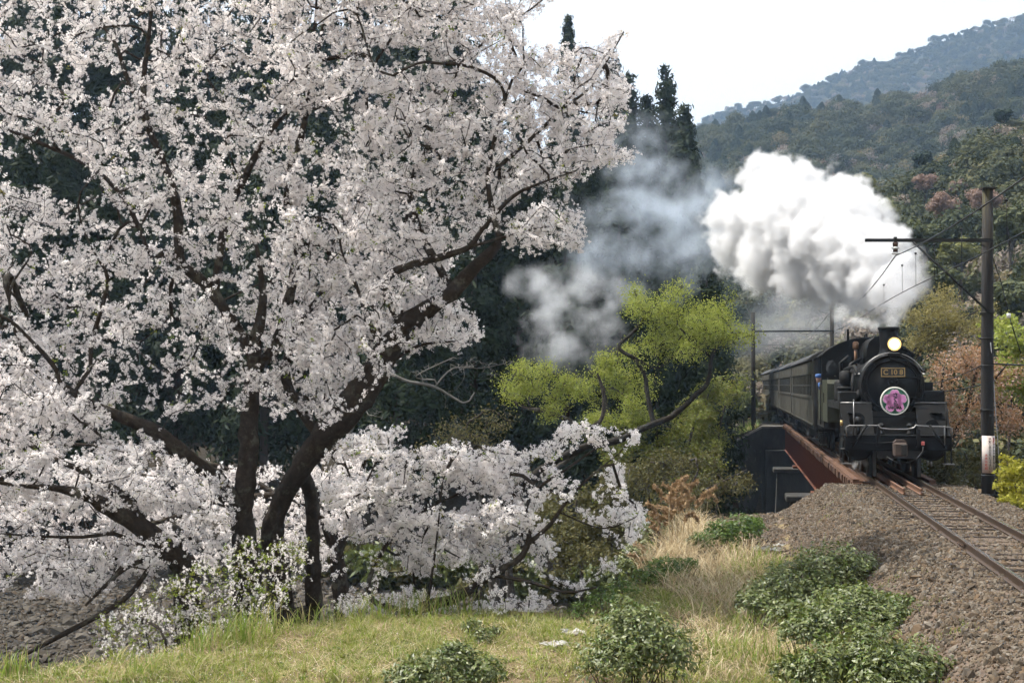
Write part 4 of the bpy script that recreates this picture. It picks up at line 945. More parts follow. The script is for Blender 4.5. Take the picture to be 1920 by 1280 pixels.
def cherry(name, label, limbs, polys, gaps, ntips, Yc, Ysig, clumps, leaf_share=.03, group='cherry trees in full blossom', thr=-.22, per=.34):
    """limbs: traced (px,py,Y,width px); polys: crown outlines with their share; gaps: openings in the crown"""
    S = Skeleton(); first = True
    for lb in limbs:
        pts = []
        for (px, py, Y, w) in lb: p = at(px, py, Y); pts.append((p.x, p.y, p.z, w * (.86 if w < 30 else .78) * Y / FPX / 2))
        if first: p = at(*lb[0][:3]); pts.insert(0, (p.x, p.y, float(gz(p.x, p.y)) - .3, lb[0][3] * 1.15 * p.y / FPX / 2))
        S.chain(pts, root=first); first = False
    S.P[0, 2] = min(S.P[0, 2], float(gz(S.P[0, 0], S.P[0, 1])) - .25)
    base = S.P[0].copy()
    tips = []
    for poly, share, yc, ys in polys:
        xs = [p[0] for p in poly]; ys_ = [p[1] for p in poly]; need = int(ntips * share); got = []
        while need > 0:
            k = need * 4 + 200; px = rng.uniform(min(xs), max(xs), k); py = rng.uniform(min(ys_), max(ys_), k)
            ok = in_poly(px, py, poly)
            for g, pr in gaps: ok &= ~(in_poly(px, py, g) & (rng.uniform(0, 1, k) < pr))
            px, py = px[ok], py[ok]; Y = yc + ys * np.clip(rng.normal(0, 1, len(px)), -1.9, 1.9)
            P = at_np(px, py, Y)
            nz = np.array([noise.noise(Vector((p[0] * .7 + yc, p[1] * .6, p[2] * 2.0))) + .5 * noise.noise(Vector((p[0] * 1.9, p[1] * 1.5 + yc, p[2] * 4.6))) for p in P]) if len(P) else np.zeros(0)
            P = P[nz > thr]; P = P[:need]; got.append(P); need -= len(P)
        tips.append(np.concatenate(got))
    tips = np.concatenate(tips); rng.shuffle(tips)
    cut = [0, max(20, len(tips) // 45), max(120, len(tips) // 8), len(tips)]
    nfix = S.n
    for a, b in zip(cut[:-1], cut[1:]):
        t = tips[a:b]; kd = np.array([((S.P[:S.n] - q) ** 2).sum(1).min() for q in t]) if len(t) else np.zeros(0)
        S.reach(t[np.argsort(kd)])
    ch = S.finish()
    root = empty(name, base); tag(root, label, 'tree', group)
    big = [(P - base, r) for P, r in ch if r.max() > .045]; small = [(P - base, r) for P, r in ch if r.max() <= .045]
    link('trunk', tubes(big, 'trunk'), m_bark, root)
    tw = link('branches', tubes(small, 'branches'), m_bark, root); tw['kind'] = 'stuff'
    ids = np.arange(nfix, S.n); ids = ids[S.r[ids] < .016]; par = S.par[ids]
    k = 1 + rng.poisson(per, len(ids)); ii = np.repeat(np.arange(len(ids)), k)
    u = rng.uniform(.2, .8, len(ii))[:, None]; B = S.P[ids[ii]] * u + S.P[par[ii]] * (1 - u) + rng.normal(0, .030, (len(ii), 3))
    D = S.P[ids[ii]] - S.P[par[ii]]; D += rng.normal(0, .06, D.shape); D /= np.linalg.norm(D, axis=1, keepdims=True) + 1e-9
    rot = np.stack([rng.uniform(0, 6.28, len(D)), -np.arcsin(D[:, 2]), np.arctan2(D[:, 1], D[:, 0])], -1)
    lf = rng.uniform(0, 1, len(B)) < leaf_share
    A = B[~lf] - base; o = scatter('blossoms', A, rot[~lf], rng.uniform(.75, 1.2, len(A)), BLOS, root); o['kind'] = 'stuff'
    A = B[lf] - base; o = scatter('young_leaves', A, rand_rot(len(A)), rng.uniform(.7, 1.3, len(A)), LEAFS, root); o['kind'] = 'stuff'
    print(name, 'nodes', S.n, 'clusters', len(B))
    return root

GAPS = [([(0, 255), (60, 248), (140, 290), (185, 330), (205, 372), (150, 400), (60, 352), (0, 345)], .93), ([(85, 120), (240, 128), (236, 178), (160, 170), (90, 150)], .8), ([(78, 75), (122, 80), (122, 116), (80, 112)], .8),
        ([(560, 280), (640, 260), (640, 420), (575, 420)], .55), ([(330, 215), (420, 225), (420, 285), (340, 280)], .55), ([(455, 165), (505, 170), (500, 200), (455, 198)], .8), ([(465, 394), (528, 396), (525, 440), (470, 435)], .75),
        ([(680, 85), (784, 80), (790, 140), (690, 150)], .85), ([(680, 178), (735, 175), (730, 210), (680, 205)], .7), ([(845, 150), (905, 140), (905, 215), (850, 210)], .55), ([(790, 345), (905, 340), (935, 400), (860, 440), (800, 430)], .6),
        ([(225, 770), (330, 768), (450, 775), (560, 790), (600, 830), (560, 880), (450, 885), (370, 870), (300, 830)], .93), ([(176, 645), (352, 640), (350, 705), (190, 715)], .6), ([(370, 470), (470, 455), (520, 520), (420, 560)], .4),
        ([(845, 462), (930, 470), (905, 525), (840, 540)], .9), ([(600, 290), (700, 300), (690, 330), (600, 330)], .3), ([(620, 1010), (762, 1008), (760, 1085), (640, 1080)], .85), ([(0, 700), (60, 690), (60, 760), (0, 780)], .3), ([(380, 960), (600, 960), (560, 1080), (420, 1080)], .35)]
MAIN_L = [(-330, -300), (520, -300), (560, 120), (590, 300), (560, 480), (600, 640), (600, 800), (540, 790), (440, 765), (330, 775), (220, 765), (140, 800), (-330, 720)]
MAIN_R = [(470, -300), (1010, -300), (1042, 0), (985, 36), (952, 62), (1000, 86), (1060, 92), (1120, 84), (1178, 48), (1155, 120), (1192, 190), (1166, 240), (1142, 270), (1196, 291), (1152, 314), (1060, 346), (1000, 352), (950, 396), (910, 440), (880, 500), (842, 545), (886, 590), (906, 632), (860, 656), (790, 650), (740, 690), (690, 740), (640, 795), (600, 800), (560, 700), (520, 560), (540, 300)]
SPRAY = [(935, 430), (985, 396), (1060, 372), (1092, 372), (1085, 415), (1120, 455), (1060, 468), (960, 470)]
LOWL = [(-330, 640), (0, 640), (100, 700), (200, 775), (260, 790), (330, 850), (420, 900), (440, 960), (430, 1020), (330, 1060), (250, 1095), (150, 1128), (40, 1125), (-20, 1090), (-330, 1090)]
BACK = [(230, 880), (440, 880), (620, 850), (700, 812), (660, 960), (640, 1050), (600, 1090), (480, 1060), (330, 1060), (180, 1070), (20, 1075), (0, 960), (-200, 900), (-200, 700)]
LOWR = [(600, 840), (680, 803), (760, 800), (850, 815), (895, 855), (960, 828), (1010, 842), (1060, 803), (1130, 795), (1197, 815), (1180, 870), (1165, 915), (1212, 970), (1190, 1010), (1160, 1060), (1100, 1100), (1000, 1150), (940, 1178), (870, 1150), (640, 1150), (600, 1080), (690, 1060), (660, 1010), (610, 1000), (600, 920)]

cherry('cherry_tree', 'great cherry tree in full blossom with an upright trunk and a limb arching left', [
    [(462, 1130, 24.6, 70), (460, 1060, 24.5, 66), (458, 1010, 24.4, 62), (453, 955, 24.4, 58), (466, 860, 24.4, 47), (468, 780, 24.4, 43), (475, 690, 24.3, 37), (480, 635, 24.3, 32), (492, 575, 24.2, 22), (490, 520, 24.1, 14), (478, 455, 24, 8), (450, 420, 23.9, 5)],
    [(453, 958, 24.4, 52), (400, 897, 24, 45), (350, 856, 23.7, 41), (300, 815, 23.5, 37), (240, 786, 23.3, 28), (195, 768, 23.1, 20), (150, 744, 23.0, 15), (112, 716, 22.9, 13), (104, 690, 22.8, 11), (60, 640, 22.6, 8), (0, 590, 22.4, 6), (-120, 560, 22.3, 5)],
    [(476, 665, 24.3, 28), (440, 610, 24.5, 26), (402, 551, 24.6, 25), (367, 516, 24.6, 26), (338, 488, 24.6, 24), (333, 400, 24.6, 21), (318, 335, 24.6, 18), (296, 280, 24.5, 16), (272, 215, 24.4, 15), (270, 140, 24.3, 12), (280, 60, 24.2, 9), (288, -60, 24.1, 7), (300, -200, 24, 5)],
    [(338, 488, 24.6, 16), (306, 472, 24.7, 15), (284, 480, 24.8, 9), (240, 385, 24.9, 12), (180, 320, 25, 10), (80, 270, 25.1, 9), (0, 240, 25.2, 7), (-150, 200, 25.2, 5)],
    [(272, 215, 24.4, 13), (240, 150, 24.6, 11), (215, 80, 24.8, 9), (170, 10, 25, 7), (120, -120, 25.2, 5)],
    [(402, 551, 24.6, 20), (416, 450, 24.9, 18), (430, 392, 25, 18), (466, 318, 25.1, 16), (500, 255, 25.2, 13), (540, 205, 25.3, 10), (575, 140, 25.4, 8), (590, 50, 25.5, 6), (600, -120, 25.6, 5)],
    [(500, 258, 25.2, 9), (470, 235, 25, 9), (440, 215, 24.9, 7), (390, 150, 24.8, 5)],
    [(478, 690, 24.3, 26), (520, 640, 24.7, 24), (552, 510, 25, 22), (560, 450, 25, 22), (541, 380, 25.1, 21), (547, 310, 25.2, 18), (566, 250, 25.2, 15), (582, 170, 25.3, 12), (604, 60, 25.3, 8), (640, -100, 25.3, 6)],
    [(170, 690, 23.1, 9), (172, 640, 23.0, 11), (190, 580, 22.9, 10), (202, 520, 22.8, 9), (180, 480, 22.8, 5), (160, 440, 22.8, 4)],
    [(112, 716, 22.9, 9), (60, 690, 22.8, 8), (25, 610, 22.8, 7), (20, 540, 22.8, 6), (60, 470, 22.8, 4), (20, 440, 22.8, 4)]],
    [(MAIN_L, 1, 25.2, 1.3)], GAPS, 5200, 24.4, 1.3, None)
cherry('cherry_tree', 'cherry tree in full blossom whose thick limb leans up to the right', [
    [(524, 1140, 25.0, 66), (508, 1010, 24.9, 56), (530, 935, 24.8, 50), (562, 882, 24.6, 52), (604, 822, 24.4, 66), (650, 770, 24.2, 82), (690, 718, 24.0, 74), (722, 660, 23.9, 62), (762, 610, 23.8, 54), (800, 580, 23.7, 43), (850, 545, 23.6, 38), (895, 495, 23.5, 32), (920, 474, 23.4, 26), (936, 450, 23.4, 18), (925, 400, 23.4, 14), (915, 330, 23.5, 11), (935, 230, 23.6, 9), (960, 150, 23.7, 6)],
    [(590, 1150, 25.3, 44), (586, 1040, 25.3, 38), (584, 940, 25.2, 34), (568, 890, 24.9, 34), (562, 884, 24.7, 44)],
    [(758, 614, 23.8, 30), (740, 578, 23.7, 25), (721, 541, 23.6, 23), (730, 515, 23.5, 20), (770, 497, 23.4, 18), (830, 481, 23.3, 16), (880, 463, 23.2, 13), (905, 430, 23.2, 10), (960, 370, 23.2, 9), (1010, 345, 23.2, 6), (1080, 320, 23.2, 4)],
    [(880, 463, 23.2, 8), (960, 440, 23.0, 6), (1030, 425, 22.9, 4), (1085, 440, 22.8, 3)],
    [(604, 822, 24.4, 30), (560, 760, 24.6, 24), (535, 700, 24.8, 22), (560, 610, 25, 16), (610, 540, 25.2, 12), (620, 470, 25.3, 9), (660, 400, 25.3, 7), (700, 330, 25.3, 5)],
    [(850, 545, 23.6, 18), (790, 440, 24.2, 18), (770, 350, 24.5, 15), (800, 280, 24.7, 11), (840, 200, 24.8, 8), (860, 120, 24.9, 6)],
    [(915, 330, 23.5, 9), (985, 270, 23.7, 9), (1060, 200, 23.9, 7), (1110, 160, 24, 5), (1170, 60, 24.1, 3)],
    [(770, 350, 24.5, 10), (700, 250, 24.6, 9), (690, 150, 24.7, 7), (740, 60, 24.7, 6), (790, -60, 24.8, 5)],
    [(860, 120, 24.9, 6), (920, 70, 24.9, 5), (985, 25, 24.9, 4), (1030, -10, 24.9, 3)],
    [(722, 660, 23.9, 16), (690, 600, 23.5, 12), (670, 540, 23.3, 8), (640, 470, 23.2, 5)],
    [(700, 705, 24, 10), (780, 650, 24.2, 7), (850, 640, 24.3, 5)]],
    [(MAIN_R, .98, 24.9, 1.3), (SPRAY, .02, 23.2, .7)], GAPS, 6200, 24.2, 1.3, None)
cherry('cherry_tree', 'cherry tree with two thick limbs leaning left over the stony river bed', [
    [(352, 1110, 22.8, 62), (335, 1055, 22.7, 56), (300, 1020, 22.6, 54), (262, 985, 22.5, 50), (200, 950, 22.3, 40), (165, 930, 22.2, 30), (100, 914, 22.1, 15), (20, 908, 22, 9), (-120, 880, 22, 6)],
    [(265, 990, 22.5, 40), (250, 955, 22.7, 36), (230, 930, 22.8, 30), (205, 914, 22.9, 24), (150, 880, 23, 14), (80, 850, 23.1, 9), (0, 800, 23.2, 6), (-120, 760, 23.2, 5)],
    [(305, 1030, 22.6, 14), (262, 1022, 22.4, 11), (215, 1000, 22.3, 10), (155, 1006, 22.2, 8), (60, 1004, 22.1, 6), (10, 1000, 22, 4)],
    [(290, 1040, 22.6, 12), (235, 1065, 22.2, 11), (195, 1100, 22, 9), (160, 1135, 21.8, 6)],
    [(300, 1030, 22.6, 12), (262, 1090, 22.3, 12), (230, 1125, 22.1, 12), (190, 1150, 21.9, 13), (115, 1190, 21.6, 12), (35, 1232, 21.4, 9)]],
    [(LOWL, 1, 22.9, .9)], GAPS, 1900, 22.4, .9, None, thr=-.2)
cherry('cherry_tree', 'cherry tree standing farther back behind the great trunks, low blossom', [
    [(640, 1180, 29, 40), (630, 1040, 29, 36), (600, 960, 29, 30), (520, 930, 29, 22), (400, 950, 29, 14), (250, 990, 29, 9), (120, 1010, 29, 6)],
    [(630, 1040, 29, 24), (660, 960, 29, 16), (680, 880, 29.1, 10), (690, 830, 29.1, 6)],
    [(520, 930, 29, 14), (430, 880, 29.3, 10), (250, 840, 29.3, 8), (60, 830, 29.3, 6), (-100, 820, 29.3, 5)]],
    [(BACK, 1, 29.2, .9)], [(g, p * .8) for g, p in GAPS], 1700, 29, .9, None)
cherry('cherry_tree', 'low cherry tree spreading its blossom to the right above the grass edge', [
    [(770, 1160, 22.4, 30), (800, 1136, 22.3, 27), (845, 1124, 22.2, 23), (890, 1100, 22.1, 19), (930, 1072, 22, 16), (975, 1046, 22, 14), (992, 1010, 22, 12), (985, 962, 22.1, 10), (1002, 920, 22.2, 8), (1060, 880, 22.3, 6), (1135, 828, 22.4, 4)],
    [(988, 1020, 22, 11), (1030, 985, 21.9, 10), (1062, 940, 21.8, 8), (1105, 895, 21.7, 5), (1160, 850, 21.7, 3)],
    [(925, 1078, 22, 9), (1000, 1092, 21.7, 8), (1060, 1110, 21.5, 6), (1120, 1100, 21.4, 4)],
    [(780, 1150, 22.4, 16), (705, 1130, 22.6, 13), (690, 1100, 22.8, 12), (705, 1055, 23, 10), (735, 1008, 23.1, 9), (790, 960, 23.2, 7), (870, 920, 23.3, 5)],
    [(735, 1008, 23.1, 7), (690, 950, 23.2, 6), (660, 900, 23.3, 5), (640, 850, 23.3, 4)],
    [(1050, 960, 21.9, 5), (1130, 990, 21.8, 4), (1190, 970, 21.7, 3)],
    [(800, 1138, 22.3, 8), (812, 1060, 22, 6), (822, 980, 21.9, 4), (830, 900, 21.8, 3)]],
    [(LOWR, 1, 22.7, .65)], GAPS, 1400, 22.2, .9, None, leaf_share=.06, thr=.08)

# ------------------------------------------------------------------ grass and bushes in front
def blades(P, h, w, lean, droop, name, mat, label=None, cat='grass', parent=None, az=None):
    """curved tapering blades, three quads each joined to a point"""
    n = len(P); P = np.asarray(P, float); h = np.asarray(h) * np.ones(n); w = np.asarray(w) * np.ones(n); lean = np.asarray(lean) * np.ones(n); droop = np.asarray(droop) * np.ones(n)
    a = rng.uniform(0, 2 * np.pi, n) if az is None else az
    D = np.stack([np.cos(a), np.sin(a), 0 * a], -1); b = a + rng.uniform(.6, 2.5, n); S = np.stack([np.cos(b), np.sin(b), 0 * b], -1)
    rows = []
    for t, ww in ((0, .8), (.35, 1.0), (.7, .7), (1.0, .08)):
        c = P + D * (h * (lean * t + droop * t ** 2.4))[:, None]; c[:, 2] += h * (t * (1 - .25 * lean) - .55 * droop * t ** 3)
        rows.append(c - S * (w * ww / 2)[:, None]); rows.append(c + S * (w * ww / 2)[:, None])
    V = np.stack(rows, 1).reshape(-1, 3); o = (np.arange(n) * 8)[:, None]
    F_ = np.concatenate([o + np.array([[0, 1, 3, 2]]), o + np.array([[2, 3, 5, 4]]), o + np.array([[4, 5, 7, 6]])], 0)
    ob = link(name, np_mesh(name, V, F_, True), mat, parent)
    if label: tag(ob, label, cat, kind='stuff')
    else: ob['kind'] = 'stuff'
    return ob
m_turf = leafmat('turf_blade', [(.11, .165, .018), (.19, .25, .035), (.26, .29, .055), (.40, .34, .17), (.15, .20, .025), (.48, .42, .26)], .4, .6, .2)
m_straw = leafmat('dry_straw', [(.40, .31, .17), (.54, .45, .28), (.30, .21, .11), (.62, .54, .38), (.24, .165, .09)], .3, .7, .2)
m_iris = leafmat('fresh_green_blade', [(.12, .19, .025), (.18, .26, .04), (.25, .30, .07), (.14, .21, .03), (.34, .30, .12), (.42, .35, .18)], .45, .45, .35)
m_plume = leafmat('dry_plume', [(.30, .20, .11), (.38, .27, .16), (.24, .15, .08)], .35, .8, .1)
def region(n, poly, ground=None):
    """points on the ground inside a polygon given in photo pixels"""
    out = []; tot = 0; xs = [p[0] for p in poly]; ys = [p[1] for p in poly]
    while tot < n:
        X = rng.uniform(-9, 13, 40000); Y = rng.uniform(11, 42, 40000); Z = gz(X, Y)
        px = 960 + FPX * X / Y; py = 721 + FPX * (CAMZ - Z) / Y
        k = in_poly(px, py, poly); P = np.stack([X, Y, Z], -1)[k]; out.append(P); tot += len(P)
        if len(P) == 0: break
    return np.concatenate(out)[:n]
# turf on the terrace
nT = 90000; X = rng.uniform(-8.5, 6.5, nT); Y = rng.uniform(13.5, 24, nT); e = Y - np.interp(X, EDX, EDY); l_, d_ = track_coords(X, Y)
f = vnoise(X, Y, .9, 1.0) + .6 * vnoise(X, Y, 2.7, 4.0)
k = (e < .6) & (np.abs(X) < Y * .40 + .5) & (d_ > np.interp(l_, BL, BD) - .1) & (f + rng.normal(0, .28, nT) > -.05)
X, Y = X[k], Y[k]; P = np.stack([X, Y, gz(X, Y)], -1); hgt = np.clip(.05 + .05 * (f[k] + .4), .035, .13) * rng.uniform(.7, 1.5, len(X))
blades(P, hgt, .009, rng.uniform(0, .7, len(X)), .3, 'turf', m_turf, 'short green and straw coloured turf on the bank')
# greener patches
nG = 60000; X = rng.uniform(-8.5, 6.0, nG); Y = rng.uniform(13.5, 24, nG); e = Y - np.interp(X, EDX, EDY); l_, d_ = track_coords(X, Y); f = vnoise(X, Y, 1.3, 9.0) + .5 * vnoise(X, Y, 3.9, 2.0)
k = (e < .5) & (np.abs(X) < Y * .40 + .5) & (d_ > np.interp(l_, BL, BD)) & (f + rng.normal(0, .2, nG) > .28); X, Y = X[k], Y[k]
blades(np.stack([X, Y, gz(X, Y)], -1), rng.uniform(.05, .15, len(X)), .010, rng.uniform(0, .7, len(X)), .4, 'green_turf', m_iris, 'fresh green patches in the turf')
# coarser tufts, so that the turf is uneven
C_ = region(1500, [(0, 1210), (380, 1195), (560, 1160), (1100, 1165), (1240, 1090), (1420, 1060), (1500, 1150), (1480, 1280), (0, 1280)])
Pt = np.repeat(C_, 22, 0) + np.concatenate([rng.normal(0, .05, (len(C_) * 22, 2)), np.zeros((len(C_) * 22, 1))], 1); Pt[:, 2] = gz(Pt[:, 0], Pt[:, 1])
blades(Pt, np.repeat(rng.gamma(3, .055, len(C_)).clip(.06, .36), 22) * rng.uniform(.6, 1.2, len(Pt)), .010, rng.uniform(.1, .9, len(Pt)), rng.uniform(.1, .7, len(Pt)), 'turf_tufts', m_turf, 'coarse grass tufts standing in the turf')
# fallen petals
Pp = region(2600, [(0, 1200), (380, 1195), (560, 1160), (1100, 1165), (1300, 1150), (1280, 1280), (0, 1280)]); Pp[:, 2] += rng.uniform(.02, .07, len(Pp))
V, F_ = cards(Pp, np.tile([0, 0, 1.0], (len(Pp), 1)), .016, 1.2, .4); o = link('fallen_petals', np_mesh('fallen_petals', V, F_), leafmat('fallen_petal', [(.8, .74, .73), (.7, .62, .6)], .3, .7, .1)); tag(o, 'fallen cherry petals scattered on the turf', 'petals', kind='stuff')
# low broad-leaved weeds
Pw = region(2600, [(0, 1200), (380, 1195), (560, 1165), (1100, 1165), (1300, 1060), (1500, 1100), (1480, 1280), (0, 1280)]); Pw = np.repeat(Pw[:520], 5, 0) + rng.normal(0, .04, (2600, 3)) * [1, 1, .2]; Pw[:, 2] = gz(Pw[:, 0], Pw[:, 1]) + rng.uniform(.02, .09, len(Pw))
# flattened dry stems lying in the turf
P = region(15000, [(0, 1200), (380, 1195), (560, 1160), (1100, 1170), (1400, 1000), (1500, 1060), (1480, 1280), (0, 1280)]); P[:, 2] += .02
blades(P, rng.uniform(.06, .24, len(P)), .006, rng.uniform(1.2, 2.4, len(P)), .4, 'dry_litter', m_straw, 'flattened dry stems scattered over the turf')
def tufts(name, spots, h, w, per, mat, label, spread=.14, lean=.35, droop=.35):
    P = []
    for (px, py, Y, k) in spots:
        c = at(px, py, Y); q = rng.normal(0, spread, (int(per * k), 2)); x, y = c.x + q[:, 0], c.y + q[:, 1]; P.append(np.stack([x, y, gz(x, y) - .01], -1))
    P = np.concatenate(P); return blades(P, rng.uniform(.5, 1.1, len(P)) * h, w, rng.uniform(0, lean, len(P)), rng.uniform(0, droop, len(P)) * 1.6, name, mat, label)
tufts('long_grass', [(400, 1195, 18.8, 1), (430, 1190, 19.1, 1), (470, 1185, 19.3, 1.1), (500, 1175, 19.8, .8), (550, 1165, 20.5, .7), (450, 1200, 18.8, .8), (370, 1210, 18.2, .7)], .58, .013, 48, m_iris, 'fresh sword-leaved grass tufts at the left edge of the terrace')
tufts('long_grass', [(600, 1160, 21.0, 1), (640, 1160, 21.2, .9), (690, 1160, 21.4, .7), (760, 1160, 21.5, .9), (800, 1155, 21.6, 1.2), (845, 1155, 21.7, 1.2), (880, 1155, 21.7, .8), (720, 1160, 21.5, .9), (665, 1165, 21.2, .8), (580, 1165, 20.8, .8)], .56, .013, 44, m_iris, 'row of fresh sword-leaved grass along the middle terrace edge')
tufts('long_grass', [(8, 1260, 17.2, 1.3), (35, 1275, 17.0, 1), (-30, 1260, 17, 1), (275, 1275, 16.8, .6)], .42, .015, 60, m_iris, 'green grass tuft in the lower corner beside the river bed')
tufts('long_grass', [(1440, 1050, 27.0, 1.2), (1480, 1050, 26.0, 1), (1420, 1070, 26, 1), (1400, 1055, 28, .8), (1460, 1075, 25, .9), (1410, 1190, 18, 1), (1440, 1200, 17.6, 1), (1390, 1130, 20, .9)], .5, .014, 70, m_iris, 'bright green grass between the straw and the glossy bushes', .3)
# arching dry grass
def drygrass(name, poly, n, h, lab, lean=.6):
    P = region(n, poly); return blades(P, rng.uniform(.5, 1.1, len(P)) * h, .011, rng.uniform(.1, lean, len(P)), rng.uniform(.2, .9, len(P)), name, m_straw, lab)
drygrass('dry_grass', [(1270, 1020), (1400, 1010), (1440, 1080), (1400, 1150), (1300, 1150), (1240, 1100)], 2600, .62, 'pale arching dry grass in the middle of the bank', .8)
drygrass('dry_grass', [(1190, 1010), (1300, 985), (1330, 1010), (1290, 1060), (1190, 1080)], 2200, .8, 'brown dry grass under the pampas plumes', .5)
drygrass('dry_grass', [(1250, 1150), (1480, 1120), (1500, 1280), (1290, 1280)], 1800, .34, 'short dry grass between the bushes', 1.0)
# pampas plumes
pg = tag(empty('pampas_grass', at(1262, 1030, 29)), 'clump of dry pampas grass with feathery brown plumes', 'grass')
pg.location.z = float(gz(pg.location.x, pg.location.y))
st = MB(); fe = []
for i in range(46):
    q = at(random.gauss(1262, 34), 1030, random.uniform(27.5, 30.5)); x, y = q.x, q.y; z = float(gz(x, y)); h = random.uniform(.8, 1.5); a = random.uniform(-.5, .3)
    pts = [Vector((x, y, z)), Vector((x + a * .2, y, z + h * .55)), Vector((x + a * .5, y, z + h)), Vector((x + a * .5 + (.14 if a > 0 else -.16), y + random.uniform(-.1, .1), z + h * 1.08))]
    st.tube([p - pg.location for p in pts], [.006, .005, .004, .003], 3)
    for t in np.linspace(0, 1, 16): fe.append(np.array(pts[2].lerp(pts[3], t) - pg.location))
    for t in np.linspace(.75, 1, 8): fe.append(np.array(pts[1].lerp(pts[2], t) - pg.location))
o = st.build('stems', m_straw, pg); o['kind'] = 'stuff'
fe = np.repeat(np.array(fe), 3, 0) + rng.normal(0, .018, (len(fe) * 3, 3)); V, F_ = cards(fe, rng.normal(0, 1, fe.shape), .05, 2.2); o = link('plumes', np_mesh('plumes', V, F_), m_plume, pg); o['kind'] = 'stuff'

m_tea = leafmat('glossy_tea_leaf', [(.058, .078, .018), (.088, .112, .024), (.12, .145, .032), (.16, .185, .042), (.07, .092, .02)], .28, .5, .75)
m_teab = leafmat('bright_shrub_leaf', [(.05, .10, .014), (.08, .14, .02), (.12, .18, .025), (.035, .075, .012)], .35, .42, .4)
m_stem = pmat('shrub_stem', [(.05, .035, .022), (.09, .065, .045)], 8, .9)
def leaf_mesh(P, Nn, size, name):
    """folded pointed leaves: two quads each along a midrib"""
    n = len(P); Nn = Nn / (np.linalg.norm(Nn, axis=1, keepdims=True) + 1e-9); ref = rng.normal(0, 1, (n, 3)); T_ = np.cross(Nn, ref); T_ /= np.linalg.norm(T_, axis=1, keepdims=True); B_ = np.cross(Nn, T_)
    s = size[:, None]; a = P - T_ * s * .5; c = P + T_ * s * .55 - Nn * s * .14; m_ = P + Nn * s * .02
    b = P + B_ * s * .23 + Nn * s * .09; d = P - B_ * s * .23 + Nn * s * .09
    V = np.stack([a, b, c, d, m_], 1).reshape(-1, 3); o = (np.arange(n) * 5)[:, None]
    F_ = np.concatenate([o + np.array([[0, 4, 1, 1]]), o + np.array([[4, 2, 1, 1]]), o + np.array([[0, 3, 4, 4]]), o + np.array([[4, 3, 2, 2]])], 0)[:, :3]
    return np_mesh(name, V, F_, True)
def bush(name, label, blobs, n, size, mat, cat='bush', group=None, bright=.15):
    """blobs: (px, py, Y, radius px, flatness) leaf masses"""
    c0 = at(*blobs[0][:3]); gb = Vector((c0.x, c0.y, float(gz(c0.x, c0.y)))); root = tag(empty(name, gb), label, cat, group)
    P, Nn = [], []; w = np.array([b[3] ** 2 for b in blobs], float); w /= w.sum(); stm = MB()
    for b, ww in zip(blobs, w):
        c = at(*b[:3]); r = b[3] * b[2] / FPX; k = int(n * ww); v = rng.normal(0, 1, (k, 3)); v[:, 2] = np.where(v[:, 2] < -.3, -v[:, 2], v[:, 2]); v /= np.linalg.norm(v, axis=1, keepdims=True)
        lump = 1 + .46 * np.array([noise.noise(Vector(q * 2.6) + Vector((b[0], 0, 0))) + .6 * noise.noise(Vector(q * 6.5) + Vector((0, b[1], 0))) for q in v])
        rad = r * lump * (1 - .5 * rng.uniform(0, 1, k) ** 2.2)
        P.append(np.array(c) + v * rad[:, None] * np.array([1, 1, b[4]])); Nn.append(v * .8 + np.array([0, 0, .7]) + rng.normal(0, .45, (k, 3)))
        for _ in range(7):
            q = rng.normal(0, 1, 3); q[2] = abs(q[2]); q /= np.linalg.norm(q); e_ = Vector(np.array(c) + q * r * .85 * np.array([1, 1, b[4]])); g0 = Vector((c.x + q[0] * r * .2, c.y + q[1] * r * .2, float(gz(c.x + q[0] * r * .2, c.y + q[1] * r * .2)) - .05))
            stm.tube([g0 - gb, (g0.lerp(e_, .5) + Vector((0, 0, .03))) - gb, e_ - gb], [.010, .007, .003], 4)
    for _ in range(10):
            q = rng.normal(0, 1, 3); q[2] = abs(q[2]) + .4; q /= np.linalg.norm(q); e_ = np.array(c) + q * r * rng.uniform(1.0, 1.3) * np.array([1, 1, b[4]]); k2 = 9; tt = rng.uniform(.7, 1, k2)[:, None]
            P.append(np.array(c) * (1 - tt) + e_ * tt + rng.normal(0, .025, (k2, 3))); Nn.append(rng.normal(0, .6, (k2, 3)) + [0, 0, .6])
    P = np.concatenate(P); Nn = np.concatenate(Nn); keep = P[:, 2] > gz(P[:, 0], P[:, 1]) + .02; P, Nn = P[keep], Nn[keep]
    stm.build('stems', m_stem, root)
    br = rng.uniform(0, 1, len(P)) < bright
    o = link('foliage', leaf_mesh(P[~br] - np.array(gb), Nn[~br], size * rng.uniform(.65, 1.25, (~br).sum()), 'foliage'), mat, root); o['kind'] = 'stuff'
    o = link('new_leaves', leaf_mesh(P[br] - np.array(gb) + [0, 0, .02], Nn[br], size * .75 * rng.uniform(.65, 1.2, br.sum()), 'new_leaves'), m_teab, root); o['kind'] = 'stuff'
    return root
o = link('ground_weeds', leaf_mesh(Pw, rng.normal(0, .5, Pw.shape) + [0, 0, 1], rng.uniform(.03, .06, len(Pw)), 'ground_weeds'), m_teab); tag(o, 'low broad-leaved weeds scattered in the turf', 'weeds', kind='stuff')
G_ = 'glossy evergreen bushes on the bank'
bush('tea_bush', 'round dark glossy bush standing alone in the lower middle', [(1195, 1225, 16.2, 92, .95), (1150, 1255, 15.8, 62, .9), (1245, 1240, 16.0, 66, .95), (1190, 1180, 16.3, 46, .9)], 5600, .070, m_tea, group=G_)
bush('tea_bush', 'low glossy bush cut off by the bottom edge below the cherry trees', [(835, 1275, 15.6, 70, .85), (770, 1280, 15.4, 52, .8), (900, 1270, 15.6, 52, .9), (850, 1235, 15.7, 34, .8)], 3800, .068, m_tea, group=G_)
